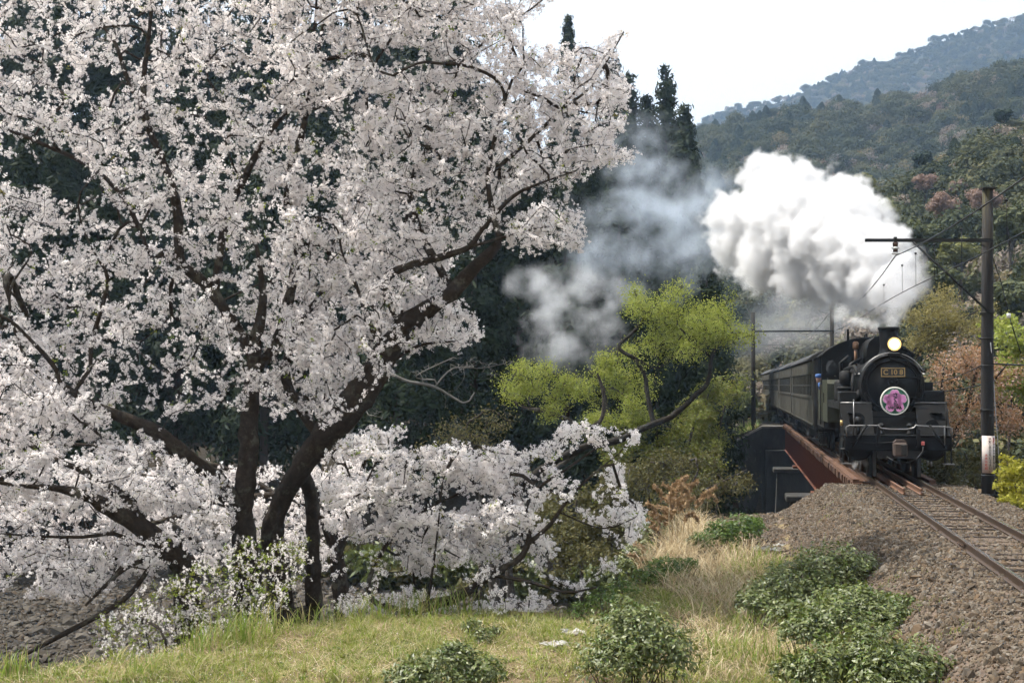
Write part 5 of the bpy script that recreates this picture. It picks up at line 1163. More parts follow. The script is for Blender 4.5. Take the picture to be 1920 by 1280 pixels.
bush('tea_bush', 'highest glossy bush of the three beside the ballast slope', [(1560, 1078, 21.5, 72, .8), (1500, 1100, 21.5, 66, .8), (1612, 1075, 21.8, 46, .8), (1450, 1120, 20.8, 54, .85), (1530, 1130, 20.8, 56, .8), (1415, 1140, 20.4, 40, .8), (1480, 1160, 19.6, 44, .8)], 9000, .076, m_tea, group=G_)
bush('tea_bush', 'middle glossy bush of the three beside the ballast slope', [(1640, 1170, 17.5, 72, .75), (1560, 1180, 17.2, 70, .75), (1700, 1185, 17.4, 46, .75), (1510, 1190, 17, 52, .75), (1600, 1135, 17.8, 54, .7), (1680, 1145, 18, 44, .7)], 8200, .072, m_tea, group=G_)
bush('tea_bush', 'lowest glossy bush in the foreground beside the ballast slope', [(1620, 1250, 14.2, 84, .8), (1540, 1265, 14, 62, .8), (1700, 1260, 14.2, 72, .75), (1650, 1290, 13.8, 84, .8), (1500, 1270, 14.2, 50, .8)], 6400, .072, m_tea, group=G_, bright=.14)
bush('shrub', 'leafy green shrub at the foot of the ballast slope near white scraps', [(1395, 1000, 29.5, 38, .9), (1350, 1010, 29, 36, .85), (1310, 1020, 28.5, 24, .85), (1415, 990, 30, 20, .9)], 3200, .085, m_teab, group='green shrubs on the bank', bright=.2)
bush('shrub', 'pale green shrub left of the dry grass', [(1250, 1075, 25, 40, .75), (1215, 1085, 24.6, 28, .8), (1290, 1065, 25.5, 22, .8)], 1800, .07, m_teab, group='green shrubs on the bank')
bush('shrub', 'straggling shrub with pale leaves where the low cherry meets the bank', [(1130, 1130, 21.5, 34, .8), (1170, 1110, 21.8, 30, .8), (1090, 1150, 21.2, 26, .8), (1145, 1170, 20.5, 24, .7)], 1300, .06, m_teab, group='green shrubs on the bank', bright=.3)
bush('shrub', 'thin shrub in front of the sword-leaved grass', [(905, 1195, 19.2, 24, .9), (930, 1185, 19.5, 18, .9), (885, 1180, 19.5, 18, .9)], 500, .06, m_tea, group='green shrubs on the bank')
bush('shrub', 'dark leafy brush below the pampas plumes at the bank edge', [(1200, 1040, 31, 34, .8), (1170, 1070, 29, 30, .8), (1225, 1000, 34, 30, .9), (1195, 985, 36, 26, .9)], 2600, .09, m_tea, group='green shrubs on the bank', bright=.05)
# flowering shrub in the shade of the great cherry
fs = tag(empty('flowering_shrub', at(430, 1130, 21)), 'pale flowering shrub with fresh green shoots below the cherry trunks', 'shrub'); fs.location.z = float(gz(fs.location.x, fs.location.y))
S = Skeleton(); b0 = fs.location
for bx, by, by_ in ((430, 1180, 21), (520, 1150, 21.6), (340, 1200, 20.6), (300, 1230, 20.3)):
    c = at(bx, by, by_); g0 = float(gz(c.x, c.y)); S.chain([(c.x, c.y, g0 - .1, .02), (c.x + .05, c.y, g0 + (c.z - g0) * .5, .016), (c.x + .1, c.y, c.z, .012)], root=(S.n == 0))
SHP = [(250, 1120), (330, 1080), (400, 1040), (470, 1010), (540, 1020), (580, 1010), (575, 1090), (540, 1130), (500, 1180), (430, 1220), (330, 1240), (200, 1240), (170, 1180)]
px = rng.uniform(170, 580, 2600); py = rng.uniform(1010, 1240, 2600); k = in_poly(px, py, SHP); T_ = at_np(px[k], py[k], 21 + rng.normal(0, .45, k.sum())); S.reach(T_[:900])
ch = S.finish(.002); o = link('stems', tubes([(P - np.array(b0), r) for P, r in ch], 'stems'), m_bark, fs); o['kind'] = 'stuff'
ids = np.arange(40, S.n); ii = ids; B = S.P[ii] + rng.normal(0, .04, (len(ii), 3)) - np.array(b0); lf = rng.uniform(0, 1, len(B)) < .42
o = scatter('blossoms', B[~lf], rand_rot((~lf).sum()), rng.uniform(.35, .6, (~lf).sum()), BLOS, fs); o['kind'] = 'stuff'
o = scatter('green_shoots', B[lf], rand_rot(lf.sum()), rng.uniform(.5, .95, lf.sum()), LEAFS, fs); o['kind'] = 'stuff'
# weeds on the ballast
tufts('weeds', [(1560, 965, 33, 1), (1545, 985, 31, 1), (1590, 950, 34, .8), (1655, 1070, 20, 1.4), (1700, 1080, 20, 1.2), (1790, 1150, 15.5, 1.4), (1775, 1160, 15.4, 1), (1735, 1125, 17.5, 1.4), (1550, 985, 31, .8), (1605, 1010, 27, .5)], .09, .008, 60, m_iris, 'small green weeds growing through the ballast', .16)
# litter: white scraps
m_scrap = pmat('torn_white_plastic', [(.30, .28, .25), (.48, .46, .43), (.22, .20, .17)], 6, .6)
def scrap(px, py, Y, w, label):
    c = at(px, py, Y); r = w * Y / FPX; n = 9; V = []
    gz0 = lambda x, y: float(gz(x, y))
    for j in range(n):
        for i in range(n):
            x = c.x + (i / (n - 1) - .5) * 2 * r * (1 + .25 * math.sin(j * 1.7)); y = c.y + (j / (n - 1) - .5) * 1.2 * r * (1 + .3 * math.cos(i * 1.3))
            V.append((x, y, gz0(x, y) + .015 + .10 * r / .3 * abs(noise.noise(Vector((x * 9, y * 9, Y)))) + .05 * random.random()))
    F_ = [(j * n + i, j * n + i + 1, (j + 1) * n + i + 1, (j + 1) * n + i) for j in range(n - 1) for i in range(n - 1) if random.random() > .08]
    me = bpy.data.meshes.new('scrap'); me.from_pydata([Vector(v) - c for v in V], [], F_); o = link('plastic_scrap', me, m_scrap); o.location = c; tag(o, label, 'litter', 'pale scraps on the bank')
    md = o.modifiers.new('thick', 'SOLIDIFY'); md.thickness = .006
scrap(1437, 1008, 29.5, 26, 'crumpled white scrap at the foot of the ballast slope'); scrap(1040, 1196, 18.8, 24, 'pale flat scrap lying in the turf'); scrap(1075, 1185, 19.6, 20, 'smaller pale scrap behind the flat one in the turf'); scrap(1460, 995, 30.5, 10, 'tiny white scrap on the lower ballast')
mb = MB(); c = at(1365, 1250, 15.7); mb.tube([(-.16, .02, .05), (-.05, 0, .09), (.08, 0, .08), (.17, -.02, .05)], [.03, .055, .05, .025], 8); o = mb.build('log', pmat('rotting_wood', [(.12, .06, .035), (.2, .11, .07)], 8, .9, 0, .6, 30)); o.location = (c.x, c.y, float(gz(c.x, c.y)) - .03); tag(o, 'short reddish brown log lying between the bushes', 'log')
# river bed stones
m_rock = leafmat('river_stone', [(.05, .043, .034), (.075, .064, .052), (.032, .027, .022), (.11, .097, .08), (.06, .043, .028)], 0, .9, .2, instance=True)
rocks = []
for k in range(4):
    me = stones[k].data.copy(); rocks.append(template('rock%d' % k, me, m_rock))
nR = 24000; X = rng.uniform(-26, 6, nR); Y = rng.uniform(24, 66, nR); Z = gz(X, Y); kk = (Z < -4.6) & (np.abs(X) < Y * .4 + 1)
X, Y, Z = X[kk], Y[kk], Z[kk]; o = scatter('river_stones', np.stack([X, Y, Z + .02], -1), rand_rot(len(X), .5), rng.gamma(3, .036, len(X)) + .03, rocks); tag(o, 'grey stones of the dry river bed below the cherry trees', 'stones', kind='stuff')

# ------------------------------------------------------------------ hills behind
m_hill = pmat('forest_floor', [(.02, .024, .012), (.035, .036, .02), (.05, .045, .028)], .08, .95)
def hill(name, ridge, Ybase, zbase, lower, nS=70, nT=30, back=1.6, rough=4.0):
    """a hillside whose ridge follows traced points (px, py, Y); returns a sampler for points on it"""
    rp = [p[0] for p in ridge]; ry = [p[1] for p in ridge]; rY = [p[2] for p in ridge]
    px = np.linspace(rp[0], rp[-1], nS); py = np.interp(px, rp, ry); Yr = np.interp(px, rp, rY)
    R_ = at_np(px, py, Yr); R_[:, 2] -= lower
    Yb = np.interp(px, [p[0] for p in Ybase], [p[1] for p in Ybase]); B = np.stack([(px - 960) / FPX * Yb, Yb, np.full(nS, zbase)], -1)
    t = np.concatenate([np.linspace(0, 1, nT), np.linspace(1.08, back, 8)])
    V = []
    for tt in t:
        if tt <= 1: q = B + (R_ - B) * tt; q[:, 2] = B[:, 2] + (R_[:, 2] - B[:, 2]) * (tt ** .92)
        else: q = B + (R_ - B) * tt; q[:, 2] = R_[:, 2] - (tt - 1) * 1.4 * (R_[:, 2] - B[:, 2])
        amp = rough * math.sin(math.pi * min(tt, 1)); q[:, 2] += amp * vnoise(q[:, 0], q[:, 1], .035, 2.0)
        V.append(q)
    V = np.array(V); I = np.arange(V.shape[0] * nS).reshape(-1, nS); F_ = np.stack([I[:-1, :-1], I[:-1, 1:], I[1:, 1:], I[1:, :-1]], -1).reshape(-1, 4)
    tag(link(name, np_mesh(name, V.reshape(-1, 3), F_, True), m_hill), kind='structure')
    A = V[:nT]
    def sample(n):
        # uniform over the slope's area
        ar = np.linalg.norm(np.cross(A[1:, 1:] - A[:-1, :-1], A[1:, :-1] - A[:-1, 1:]), axis=2) / 2; c = rng.choice(ar.size, n, p=(ar / ar.sum()).ravel()); i, j = np.unravel_index(c, ar.shape)
        u, v = rng.uniform(0, 1, n)[:, None], rng.uniform(0, 1, n)[:, None]
        return (A[i, j] * (1 - u) + A[i + 1, j] * u) * (1 - v) + (A[i, j + 1] * (1 - u) + A[i + 1, j + 1] * u) * v
    return sample
# tree templates for the woods
m_twig = pmat('grey_twig', [(.09, .075, .06), (.14, .12, .10)], 4, .9)
def forest_mat(name, st): return leafmat(name, st, .25, .7, .15, instance=True)
m_ev = forest_mat('evergreen_oak_leaf', [(.035, .044, .020), (.05, .060, .026), (.07, .075, .032), (.042, .052, .024), (.09, .09, .042)])
m_cn = forest_mat('conifer_leaf', [(.018, .030, .018), (.026, .040, .022), (.034, .048, .026)])
m_ol = forest_mat('olive_spring_leaf', [(.11, .105, .05), (.14, .135, .055), (.155, .125, .07), (.10, .10, .042)])
m_br = forest_mat('bare_brown_crown', [(.20, .165, .13), (.24, .19, .15), (.17, .15, .125)])
m_pk = forest_mat('wild_cherry_crown', [(.20, .14, .11), (.25, .18, .145), (.18, .12, .085)])
def broad(k, mat, R_=3.6, H=8, ncl=20, per=95, size=.46, flat=.8):
    r = np.random.default_rng(k + 500); cs, rs = [], []
    for i in range(ncl):
        v = r.normal(0, 1, 3); v /= np.linalg.norm(v); v[2] = abs(v[2]) * .9 - .15; q = r.uniform(.45, .95) * R_
        cs.append([v[0] * q, v[1] * q, H * .58 + v[2] * q * 1.0]); rs.append(R_ * r.uniform(.28, .46))
    V, F_ = clump_crown(cs, rs, per, size, flat, .45)
    T = tubes([(np.array([[0, 0, -1], [0, 0, H * .3], [.1, 0, H * .65]]), np.array([.22, .18, .08]))], 'tt'); tv = np.empty(len(T.vertices) * 3, np.float32); T.vertices.foreach_get('co', tv); tf = np.empty(len(T.loops), np.int32); T.loops.foreach_get('vertex_index', tf)
    bpy.data.meshes.remove(T)
    return template('crown%03d' % k, np_mesh('crown%03d' % k, np.concatenate([V, tv.reshape(-1, 3)]), np.concatenate([F_, tf.reshape(-1, 4) + len(V)])), mat)
def conif(k, mat, H=11, R_=2.2, n=2000, size=.45):
    r = np.random.default_rng(k + 700); t = r.uniform(0, 1, n) ** .75; rad = R_ * (1 - t) ** .62 * (.55 + .45 * np.abs(np.sin(t * 26 + r.uniform(0, .6, n)))) + .12; a = r.uniform(0, 2 * np.pi, n)
    P = np.stack([np.cos(a) * rad, np.sin(a) * rad, 1.5 + t * (H - 1.5) - .25 * rad], -1); Nn = np.stack([np.cos(a), np.sin(a), .7 + 0 * a], -1)
    V, F_ = cards(P, Nn, size * (1.1 - .5 * t), 1.7, .5); return template('crown%03d' % k, np_mesh('crown%03d' % k, V, F_), mat)
FT = [broad(0, m_ev), broad(1, m_ev, 3.2, 7.5, 16), broad(2, m_ev, 4.2, 9, 24), broad(3, m_ol, 3.4, 7.5), broad(4, m_ol, 3.0, 7), broad(5, m_br, 3.2, 8, 16, 50, .34), broad(6, m_pk, 3.6, 7.5, 18, 70, .38, .6), conif(7, m_cn, 8, 2.9), conif(8, m_cn, 8.8, 3.1), conif(9, m_cn, 7.4, 3.0)]
def forest(name, sample, n, weights, smin, smax, label, keepf=None, browner=-9):
    P = sample(n)
    if keepf is not None: P = P[keepf(P)]
    P = P - np.array([0, 0, 1.6 * smin])
    n = len(P); w = np.array(weights, float); f = np.array([noise.noise(Vector((p[0] * .02, p[1] * .02, p[2] * .03))) for p in P]); W = np.repeat(w[None] / w.sum(), n, 0)
    W[:, 7:] *= np.clip(1 + 2.2 * f, .08, 4)[:, None]; W[:, 3:7] *= np.clip(1 - 2.0 * f, .1, 4)[:, None]; lx = (P[:, 0] / P[:, 1]) < browner; W[lx, 5] *= 5; W[lx, 3:5] *= 2.2; W[lx, 7:] *= .3
    W /= W.sum(1, keepdims=True); c = W.cumsum(1); idx = (rng.uniform(0, 1, n)[:, None] > c).sum(1).clip(0, 9)
    s = rng.uniform(smin, smax, n); rot = np.stack([rng.normal(0, .05, n), rng.normal(0, .05, n), rng.uniform(0, 6.28, n)], -1)
    o = scatter(name, P, rot, np.stack([s, s, s * rng.uniform(.85, 1.2, n)], -1), FT, idx=idx); return tag(o, label, 'forest', kind='stuff')
s_far = hill('far_mountain', [(200, 420, 1250), (900, 330, 1200), (1200, 262, 1150), (1290, 238, 1120), (1345, 204, 1100), (1430, 186, 1090), (1500, 166, 1080), (1600, 120, 1060), (1700, 88, 1050), (1800, 52, 1050), (1920, 20, 1050), (2200, -60, 1050), (2900, -160, 1100)], [(200, 620), (2900, 620)], 0, 6, rough=10)
forest('mountain_forest', s_far, 22000, [3, 3, 3, .9, .7, 1.2, .1, 1.0, 1.0, 1.0], .55, .95, 'hazy blue green forest covering the farthest mountain ridge', lambda P: (P[:, 0] / P[:, 1] > .08) & (P[:, 0] / P[:, 1] < .48))
s_mid = hill('middle_hill', [(500, 420, 480), (1000, 330, 480), (1250, 250, 470), (1320, 236, 460), (1420, 204, 450), (1500, 190, 440), (1640, 184, 430), (1730, 158, 425), (1800, 138, 420), (1920, 108, 410), (2200, 40, 410), (2900, -60, 420)], [(500, 200), (1400, 190), (1700, 210), (2900, 210)], -3, 6.5, rough=7)
forest('hill_forest', s_mid, 7500, [3, 3, 3, 1.0, .8, 1.4, .12, 1.3, 1.2, 1.3], .65, 1.1, 'dark mixed forest covering the middle hill', lambda P: (P[:, 0] / P[:, 1] > .06) & (P[:, 0] / P[:, 1] < .46), -9)
s_near = hill('near_hillside', [(1350, 690, 150), (1480, 610, 150), (1560, 500, 155), (1610, 402, 160), (1645, 362, 165), (1700, 342, 170), (1760, 302, 175), (1805, 270, 178), (1860, 246, 180), (1920, 232, 182), (2100, 160, 190), (2700, 60, 200)], [(1350, 120), (1500, 104), (1700, 84), (1920, 72), (2700, 60)], -4.5, 5.0, rough=3)
forest('hillside_forest', s_near, 2600, [2.6, 2.6, 2.0, 3.6, 3.6, 3.4, .3, .3, .2, .3], .42, .85, 'mixed spring woodland of rounded crowns covering the near hillside', lambda P: (P[:, 0] / P[:, 1] < .46), .262)

# ------------------------------------------------------------------ single trees, built from traced limbs and leaf clumps
m_bark2 = bark('grey_bark', (.055, .046, .038), (.15, .145, .125)); m_bark3 = bark('dark_bark', (.022, .018, .014), (.06, .06, .045))
def leafy(name, label, limbs, blobs, ntips, leaf, n_leaf, mat, bk, group=None, cat='tree', sig=.16, tip=.004, spread=.16, jit=.8, up=.4, blossoms=0):
    """limbs as for the cherries; blobs (px,py,Y,radius px) say where the crown is"""
    S = Skeleton(60000); first = True
    for lb in limbs:
        pts = [];
        if first: p = at(*lb[0][:3]); pts.append((p.x, p.y, min(p.z, float(gz(p.x, p.y))) - .3, lb[0][3] * 1.1 * p.y / FPX / 2))
        for (px, py, Y, w) in lb: p = at(px, py, Y); pts.append((p.x, p.y, p.z - (0 if not first else 0), w * .66 * Y / FPX / 2))
        S.chain(pts, root=first); first = False
    base = S.P[0].copy(); nf = S.n
    sub = []
    for b in blobs:
        for _ in range(5): sub.append((b[0] + random.gauss(0, b[3] * .5), b[1] + random.gauss(0, b[3] * .42), b[2] + random.gauss(0, .5), b[3] * random.uniform(.35, .6), random.uniform(.45, .75)))
    blobs = sub
    T_ = []; w = np.array([b[3] ** 2 for b in blobs], float); w /= w.sum()
    for b, ww in zip(blobs, w):
        k = max(3, int(ntips * ww)); c = np.array(at(*b[:3])); r = b[3] * b[2] / FPX; v = rng.normal(0, 1, (k, 3)); T_.append(c + v * r * .52 * np.array([1, .8, b[4] if len(b) > 4 else .8]))
    T_ = np.concatenate(T_); sc_ = 3.2 / max(.4, blobs[0][3] * blobs[0][2] / FPX)
    T_ = T_[np.array([noise.noise(Vector((p[0] * sc_ * .5, p[1] * sc_ * .5, p[2] * sc_))) for p in T_]) > -.05]; rng.shuffle(T_); cut = [0, len(T_) // 12, len(T_)]
    for a, b in zip(cut[:-1], cut[1:]):
        t = T_[a:b]; kd = np.array([((S.P[:S.n] - q) ** 2).sum(1).min() for q in t]); S.reach(t[np.argsort(kd)], .3, wob=.16)
    ch = S.finish(tip); root = tag(empty(name, base), label, cat, group)
    link('trunk', tubes([(P - base, r) for P, r in ch if r.max() > .03], 'trunk'), bk, root)
    tw = [(P - base, r) for P, r in ch if r.max() <= .03]
    if tw: o = link('branches', tubes(tw, 'branches'), bk, root); o['kind'] = 'stuff'
    if n_leaf:
        ids = np.arange(nf, S.n); ids = ids[S.r[ids] < .03]; ii = rng.choice(ids, n_leaf); P = S.P[ii] + rng.normal(0, spread, (n_leaf, 3)) - base
        V, F_ = cards(P, rng.normal(0, 1, (n_leaf, 3)) * jit + np.array([0, 0, up]), leaf * rng.uniform(.6, 1.3, n_leaf), 1.6, .3); o = link('crown', np_mesh('crown', V, F_), mat, root); o['kind'] = 'stuff'
    return root
m_fresh = leafmat('fresh_yellow_green_leaf', [(.25, .30, .05), (.32, .36, .07), (.20, .24, .04), (.39, .40, .11)], .48, .6, .2)
m_ygrey = leafmat('dull_yellow_green_leaf', [(.16, .19, .035), (.21, .23, .05), (.13, .155, .03), (.23, .21, .07)], .4, .6, .2)
m_orange = leafmat('coppery_young_leaf', [(.36, .19, .09), (.44, .26, .15), (.30, .17, .07), (.54, .40, .32), (.26, .19, .08)], .4, .6, .2)
m_khaki = leafmat('khaki_catkin_leaf', [(.25, .21, .07), (.30, .26, .10), (.19, .17, .06)], .4, .6, .2)
m_dull = leafmat('dull_brown_green_leaf', [(.10, .10, .035), (.13, .115, .05), (.085, .085, .03)], .35, .7, .15)
GG = 'fresh green trees between the cherries and the bridge'
leafy('green_tree', 'fresh yellow-green tree with dark bent limbs beside the white smoke', [
    [(940, 960, 52, 26), (1010, 885, 52, 24), (1090, 840, 52, 22), (1155, 826, 52, 21), (1212, 800, 52, 19), (1260, 780, 52, 17), (1300, 745, 52, 15), (1328, 715, 52, 13), (1334, 670, 52, 11), (1352, 640, 52, 8), (1375, 620, 52, 5)],
    [(1226, 795, 52, 14), (1215, 745, 52.3, 13), (1208, 700, 52.5, 12), (1190, 672, 52.6, 10), (1230, 690, 52.8, 7), (1270, 660, 53, 8), (1290, 625, 53, 6)],
    [(1190, 672, 52.6, 12), (1160, 650, 52.8, 10), (1190, 620, 53, 9), (1215, 580, 53, 6)], [(1334, 670, 52, 8), (1300, 640, 52, 7), (1270, 610, 52, 5)]],
    [(1225, 610, 53, 52), (1290, 600, 53, 55), (1345, 615, 52, 45), (1180, 560, 53.5, 36), (1250, 570, 53, 34), (1380, 630, 52, 26), (1300, 650, 52, 34), (1210, 655, 53, 34), (1345, 585, 52.5, 26)], 1600, .055, 19000, m_fresh, m_bark3, GG, spread=.2, tip=.007)
leafy('green_tree', 'low fresh green tree with a pale forked branch left of the tallest one', [
    [(930, 940, 50, 24), (1000, 850, 50, 20), (1080, 808, 50, 18), (1050, 780, 50, 16), (1010, 768, 50, 13), (985, 765, 50, 8), (950, 745, 50, 5)], [(1080, 808, 50, 14), (1125, 790, 50, 12), (1132, 740, 50, 10), (1120, 700, 50, 6)]],
    [(1000, 715, 50, 40), (960, 740, 50, 26), (1050, 730, 50, 32), (1030, 760, 50, 24), (985, 695, 50, 20)], 700, .055, 7500, m_fresh, m_bark2, GG, tip=.006)
leafy('green_tree', 'fresh green crown hanging in the thin smoke between the other two', [
    [(960, 950, 55, 16), (1060, 865, 55, 14), (1135, 800, 55, 13), (1130, 720, 55, 11), (1140, 670, 55, 8)], [(1130, 720, 55, 8), (1100, 690, 55, 6)]],
    [(1130, 690, 55, 38), (1110, 740, 55, 34), (1160, 660, 55, 28), (1180, 720, 55, 36), (1170, 780, 54, 40), (1100, 790, 54, 30)], 900, .06, 10000, m_fresh, m_bark2, GG)
leafy('thicket', 'dull yellow-green thicket below the fresh tree beside the abutment', [
    [(1290, 900, 56, 12), (1290, 840, 56, 10), (1300, 800, 56, 7)], [(1340, 880, 57, 9), (1350, 800, 57, 7), (1360, 760, 57, 5)], [(1250, 890, 55, 9), (1245, 840, 55, 7)]],
    [(1300, 800, 57, 50), (1345, 760, 58, 44), (1260, 830, 55, 46), (1320, 860, 55, 40), (1370, 740, 60, 26), (1230, 880, 54, 44), (1290, 900, 53, 40), (1190, 850, 54, 40), (1210, 800, 55, 34), (1330, 820, 57, 40)], 1300, .085, 17000, m_ygrey, m_bark2, None, 'thicket')
leafy('thicket', 'brown-green brush of thin twigs in front of the dark abutment', [
    [(1290, 980, 46, 10), (1290, 930, 46, 8), (1310, 880, 46, 5)], [(1220, 970, 45, 9), (1215, 910, 45, 6)], [(1340, 980, 47, 8), (1350, 930, 47, 5), (1390, 900, 47, 3)], [(1290, 930, 46, 5), (1350, 905, 46, 4), (1400, 880, 46, 3)]],
    [(1230, 900, 46, 52), (1290, 880, 47, 46), (1340, 900, 47, 36), (1250, 950, 45, 40), (1310, 940, 45, 36), (1375, 900, 47, 24)], 1300, .07, 8000, m_dull, m_bark2, None, 'thicket', tip=.006)
leafy('bare_tree', 'bare pale grey tree bent over in the dark woods behind the cherries', [
    [(592, 1000, 46, 13), (625, 890, 46, 13), (665, 790, 46, 13), (690, 740, 46, 12), (720, 700, 46, 11), (765, 715, 46, 9), (815, 725, 46, 8), (870, 755, 46, 6), (890, 735, 46, 4)], [(672, 790, 46, 9), (640, 740, 46, 7), (618, 690, 46, 5)] , [(815, 725, 46, 5), (850, 690, 46, 4), (900, 690, 46, 3), (950, 680, 46, 2)], [(815, 712, 46, 5), (780, 705, 46, 4), (850, 670, 46, 3)]],
    [(880, 700, 46, 40, .5), (920, 690, 46, 28, .5), (800, 700, 46, 30, .5), (700, 770, 46, 30), (840, 740, 46, 20)], 260, 0, 0, None, pmat('bleached_wood', [(.09, .083, .073), (.16, .15, .133)], 5, .9), tip=.006)
leafy('bare_tree', 'brown leafless bush at the foot of the dark conifers', [[(900, 900, 48, 8), (890, 850, 48, 6), (880, 810, 48, 4)], [(850, 890, 48, 6), (840, 840, 48, 4)]],
    [(870, 810, 48, 50, .5), (920, 800, 48, 40, .5), (820, 830, 48, 36, .6)], 500, .07, 1500, m_dull, m_bark2, tip=.006)
leafy('thicket', 'dark green thicket filling the gap under the low cherry branches at right', [[(1090, 1030, 41, 10), (1085, 980, 41, 8), (1080, 940, 41, 5)], [(1150, 1010, 41, 9), (1160, 960, 41, 6), (1170, 920, 41, 4)]],
    [(1090, 965, 41, 46), (1140, 940, 41, 44), (1050, 1000, 40, 40), (1175, 985, 40, 36), (1110, 1020, 39, 40), (1170, 900, 43, 36), (1020, 960, 42, 36)], 700, .085, 9500, m_dull, m_bark2, None, 'thicket')
# right of the train
leafy('khaki_tree', 'pale khaki-green tree with upswept branches behind the chimney', [
    [(1700, 800, 62, 14), (1705, 700, 62, 12), (1720, 640, 62, 9), (1750, 580, 62, 6), (1780, 545, 62, 4)], [(1720, 640, 62, 7), (1770, 610, 62, 5), (1830, 585, 62, 3)], [(1705, 700, 62, 8), (1740, 640, 62, 6), (1800, 625, 62, 4)]],
    [(1740, 590, 62, 40, .7), (1790, 590, 62, 36, .6), (1770, 555, 62, 22), (1720, 630, 62, 34), (1800, 620, 62, 34, .6), (1840, 590, 62, 22, .6), (1760, 650, 62, 36)], 900, .075, 9000, m_khaki, m_bark2, spread=.2)
leafy('copper_tree', 'copper-leaved wild cherry behind the wooden pole', [
    [(1790, 900, 50, 16), (1785, 830, 50, 13), (1810, 770, 50, 10), (1830, 700, 50, 7)], [(1785, 830, 50, 10), (1765, 760, 50, 7), (1770, 690, 50, 5)], [(1810, 770, 50, 7), (1850, 730, 50, 6), (1890, 680, 50, 4)]],
    [(1810, 670, 50, 40), (1770, 690, 50, 34), (1850, 680, 50, 40), (1790, 740, 50, 42), (1870, 740, 50, 44), (1830, 780, 50, 46), (1900, 700, 50, 34), (1770, 800, 50, 36), (1890, 800, 50, 34)], 1100, .07, 8500, m_orange, m_bark3, spread=.2)
leafy('brush', 'tangled brown-green brush beyond the right rail', [[(1770, 920, 44, 8), (1780, 860, 44, 6), (1800, 820, 44, 4)], [(1830, 915, 44, 7), (1810, 850, 44, 4)], [(1890, 900, 44, 6), (1880, 850, 44, 4)]],
    [(1785, 860, 44, 36), (1760, 900, 44, 32), (1830, 880, 44, 38), (1880, 880, 44, 36), (1800, 915, 43, 34), (1930, 870, 44, 40)], 800, .08, 6500, m_dull, m_bark2, cat='brush')
leafy('green_tree', 'light green young tree behind the wooden pole at the right edge', [[(1890, 900, 56, 9), (1895, 780, 56, 7), (1900, 700, 56, 4)]], [(1900, 660, 56, 34), (1920, 720, 56, 44), (1885, 610, 57, 22), (1880, 700, 56, 26)], 260, .12, 4500, m_fresh, m_bark2)
leafy('yellow_bush', 'yellow-green bush beside the pole base at the right edge', [[(1910, 960, 33, 8), (1905, 920, 33, 6), (1900, 890, 33, 4)], [(1930, 960, 33, 7), (1935, 900, 33, 4)]], [(1905, 915, 33, 28), (1930, 890, 33, 36), (1915, 940, 32.5, 26), (1895, 935, 33, 18)], 260, .07, 5200, m_fresh if 0 else leafmat('yellow_spring_leaf', [(.34, .31, .04), (.28, .28, .03), (.40, .36, .06)], .4, .6, .2), m_bark2, cat='bush', spread=.06)
# grassy slope and dark shrub above the wing wall
leafy('shrub', 'dark grey-green shrub beside the pole at the far abutment', [[(1395, 800, 95, 6), (1393, 770, 95, 4)]], [(1395, 765, 95, 20), (1380, 775, 95, 14), (1405, 745, 95, 10)], 120, .16, 2600, m_tea, m_bark2, cat='shrub')
nb = 5000; w_ = rng.uniform(-9, -2.6, nb); l_ = rng.uniform(BR1 + .7, BR1 + 12, nb); x = C0[0] + U[0] * l_ + NR[0] * w_; y = C0[1] + U[1] * l_ + NR[1] * w_
blades(np.stack([x, y, gz(x, y)], -1), rng.uniform(.25, .6, nb), .05, .4, .4, 'slope_grass', m_iris, 'bright green grass on the slope above the wing wall')
# shrubs along the river foot and in front of the conifers
UB = 'dark undergrowth shrubs at the forest foot'
OR = 'first second third fourth fifth sixth seventh eighth ninth tenth eleventh twelfth thirteenth fourteenth fifteenth sixteenth seventeenth eighteenth nineteenth twentieth twenty-first twenty-second twenty-third twenty-fourth twenty-fifth twenty-sixth twenty-seventh twenty-eighth twenty-ninth thirtieth'.split()
for i in range(14):
    px = 640 + i * 44 + random.uniform(-15, 15) if i < 12 else random.uniform(1080, 1180); Y = random.uniform(54, 62); x = (px - 960) / FPX * Y; g = float(gz(x, Y)); py0 = 721 + FPX * (CAMZ - g) / Y; r = random.uniform(30, 52)
    leafy('undergrowth_shrub', OR[i] + ' dark undergrowth shrub on the far bank, counting rightwards from the bare grey tree', [[(px, py0, Y, 8), (px + 5, py0 - r, Y, 5)]], [(px, py0 - r * .9, Y, r), (px + r * .6, py0 - r * .6, Y, r * .6), (px - r * .6, py0 - r * .5, Y, r * .6)], 60, .22, 1100, m_tea if i % 3 else m_dull, m_bark3, UB, 'shrub')

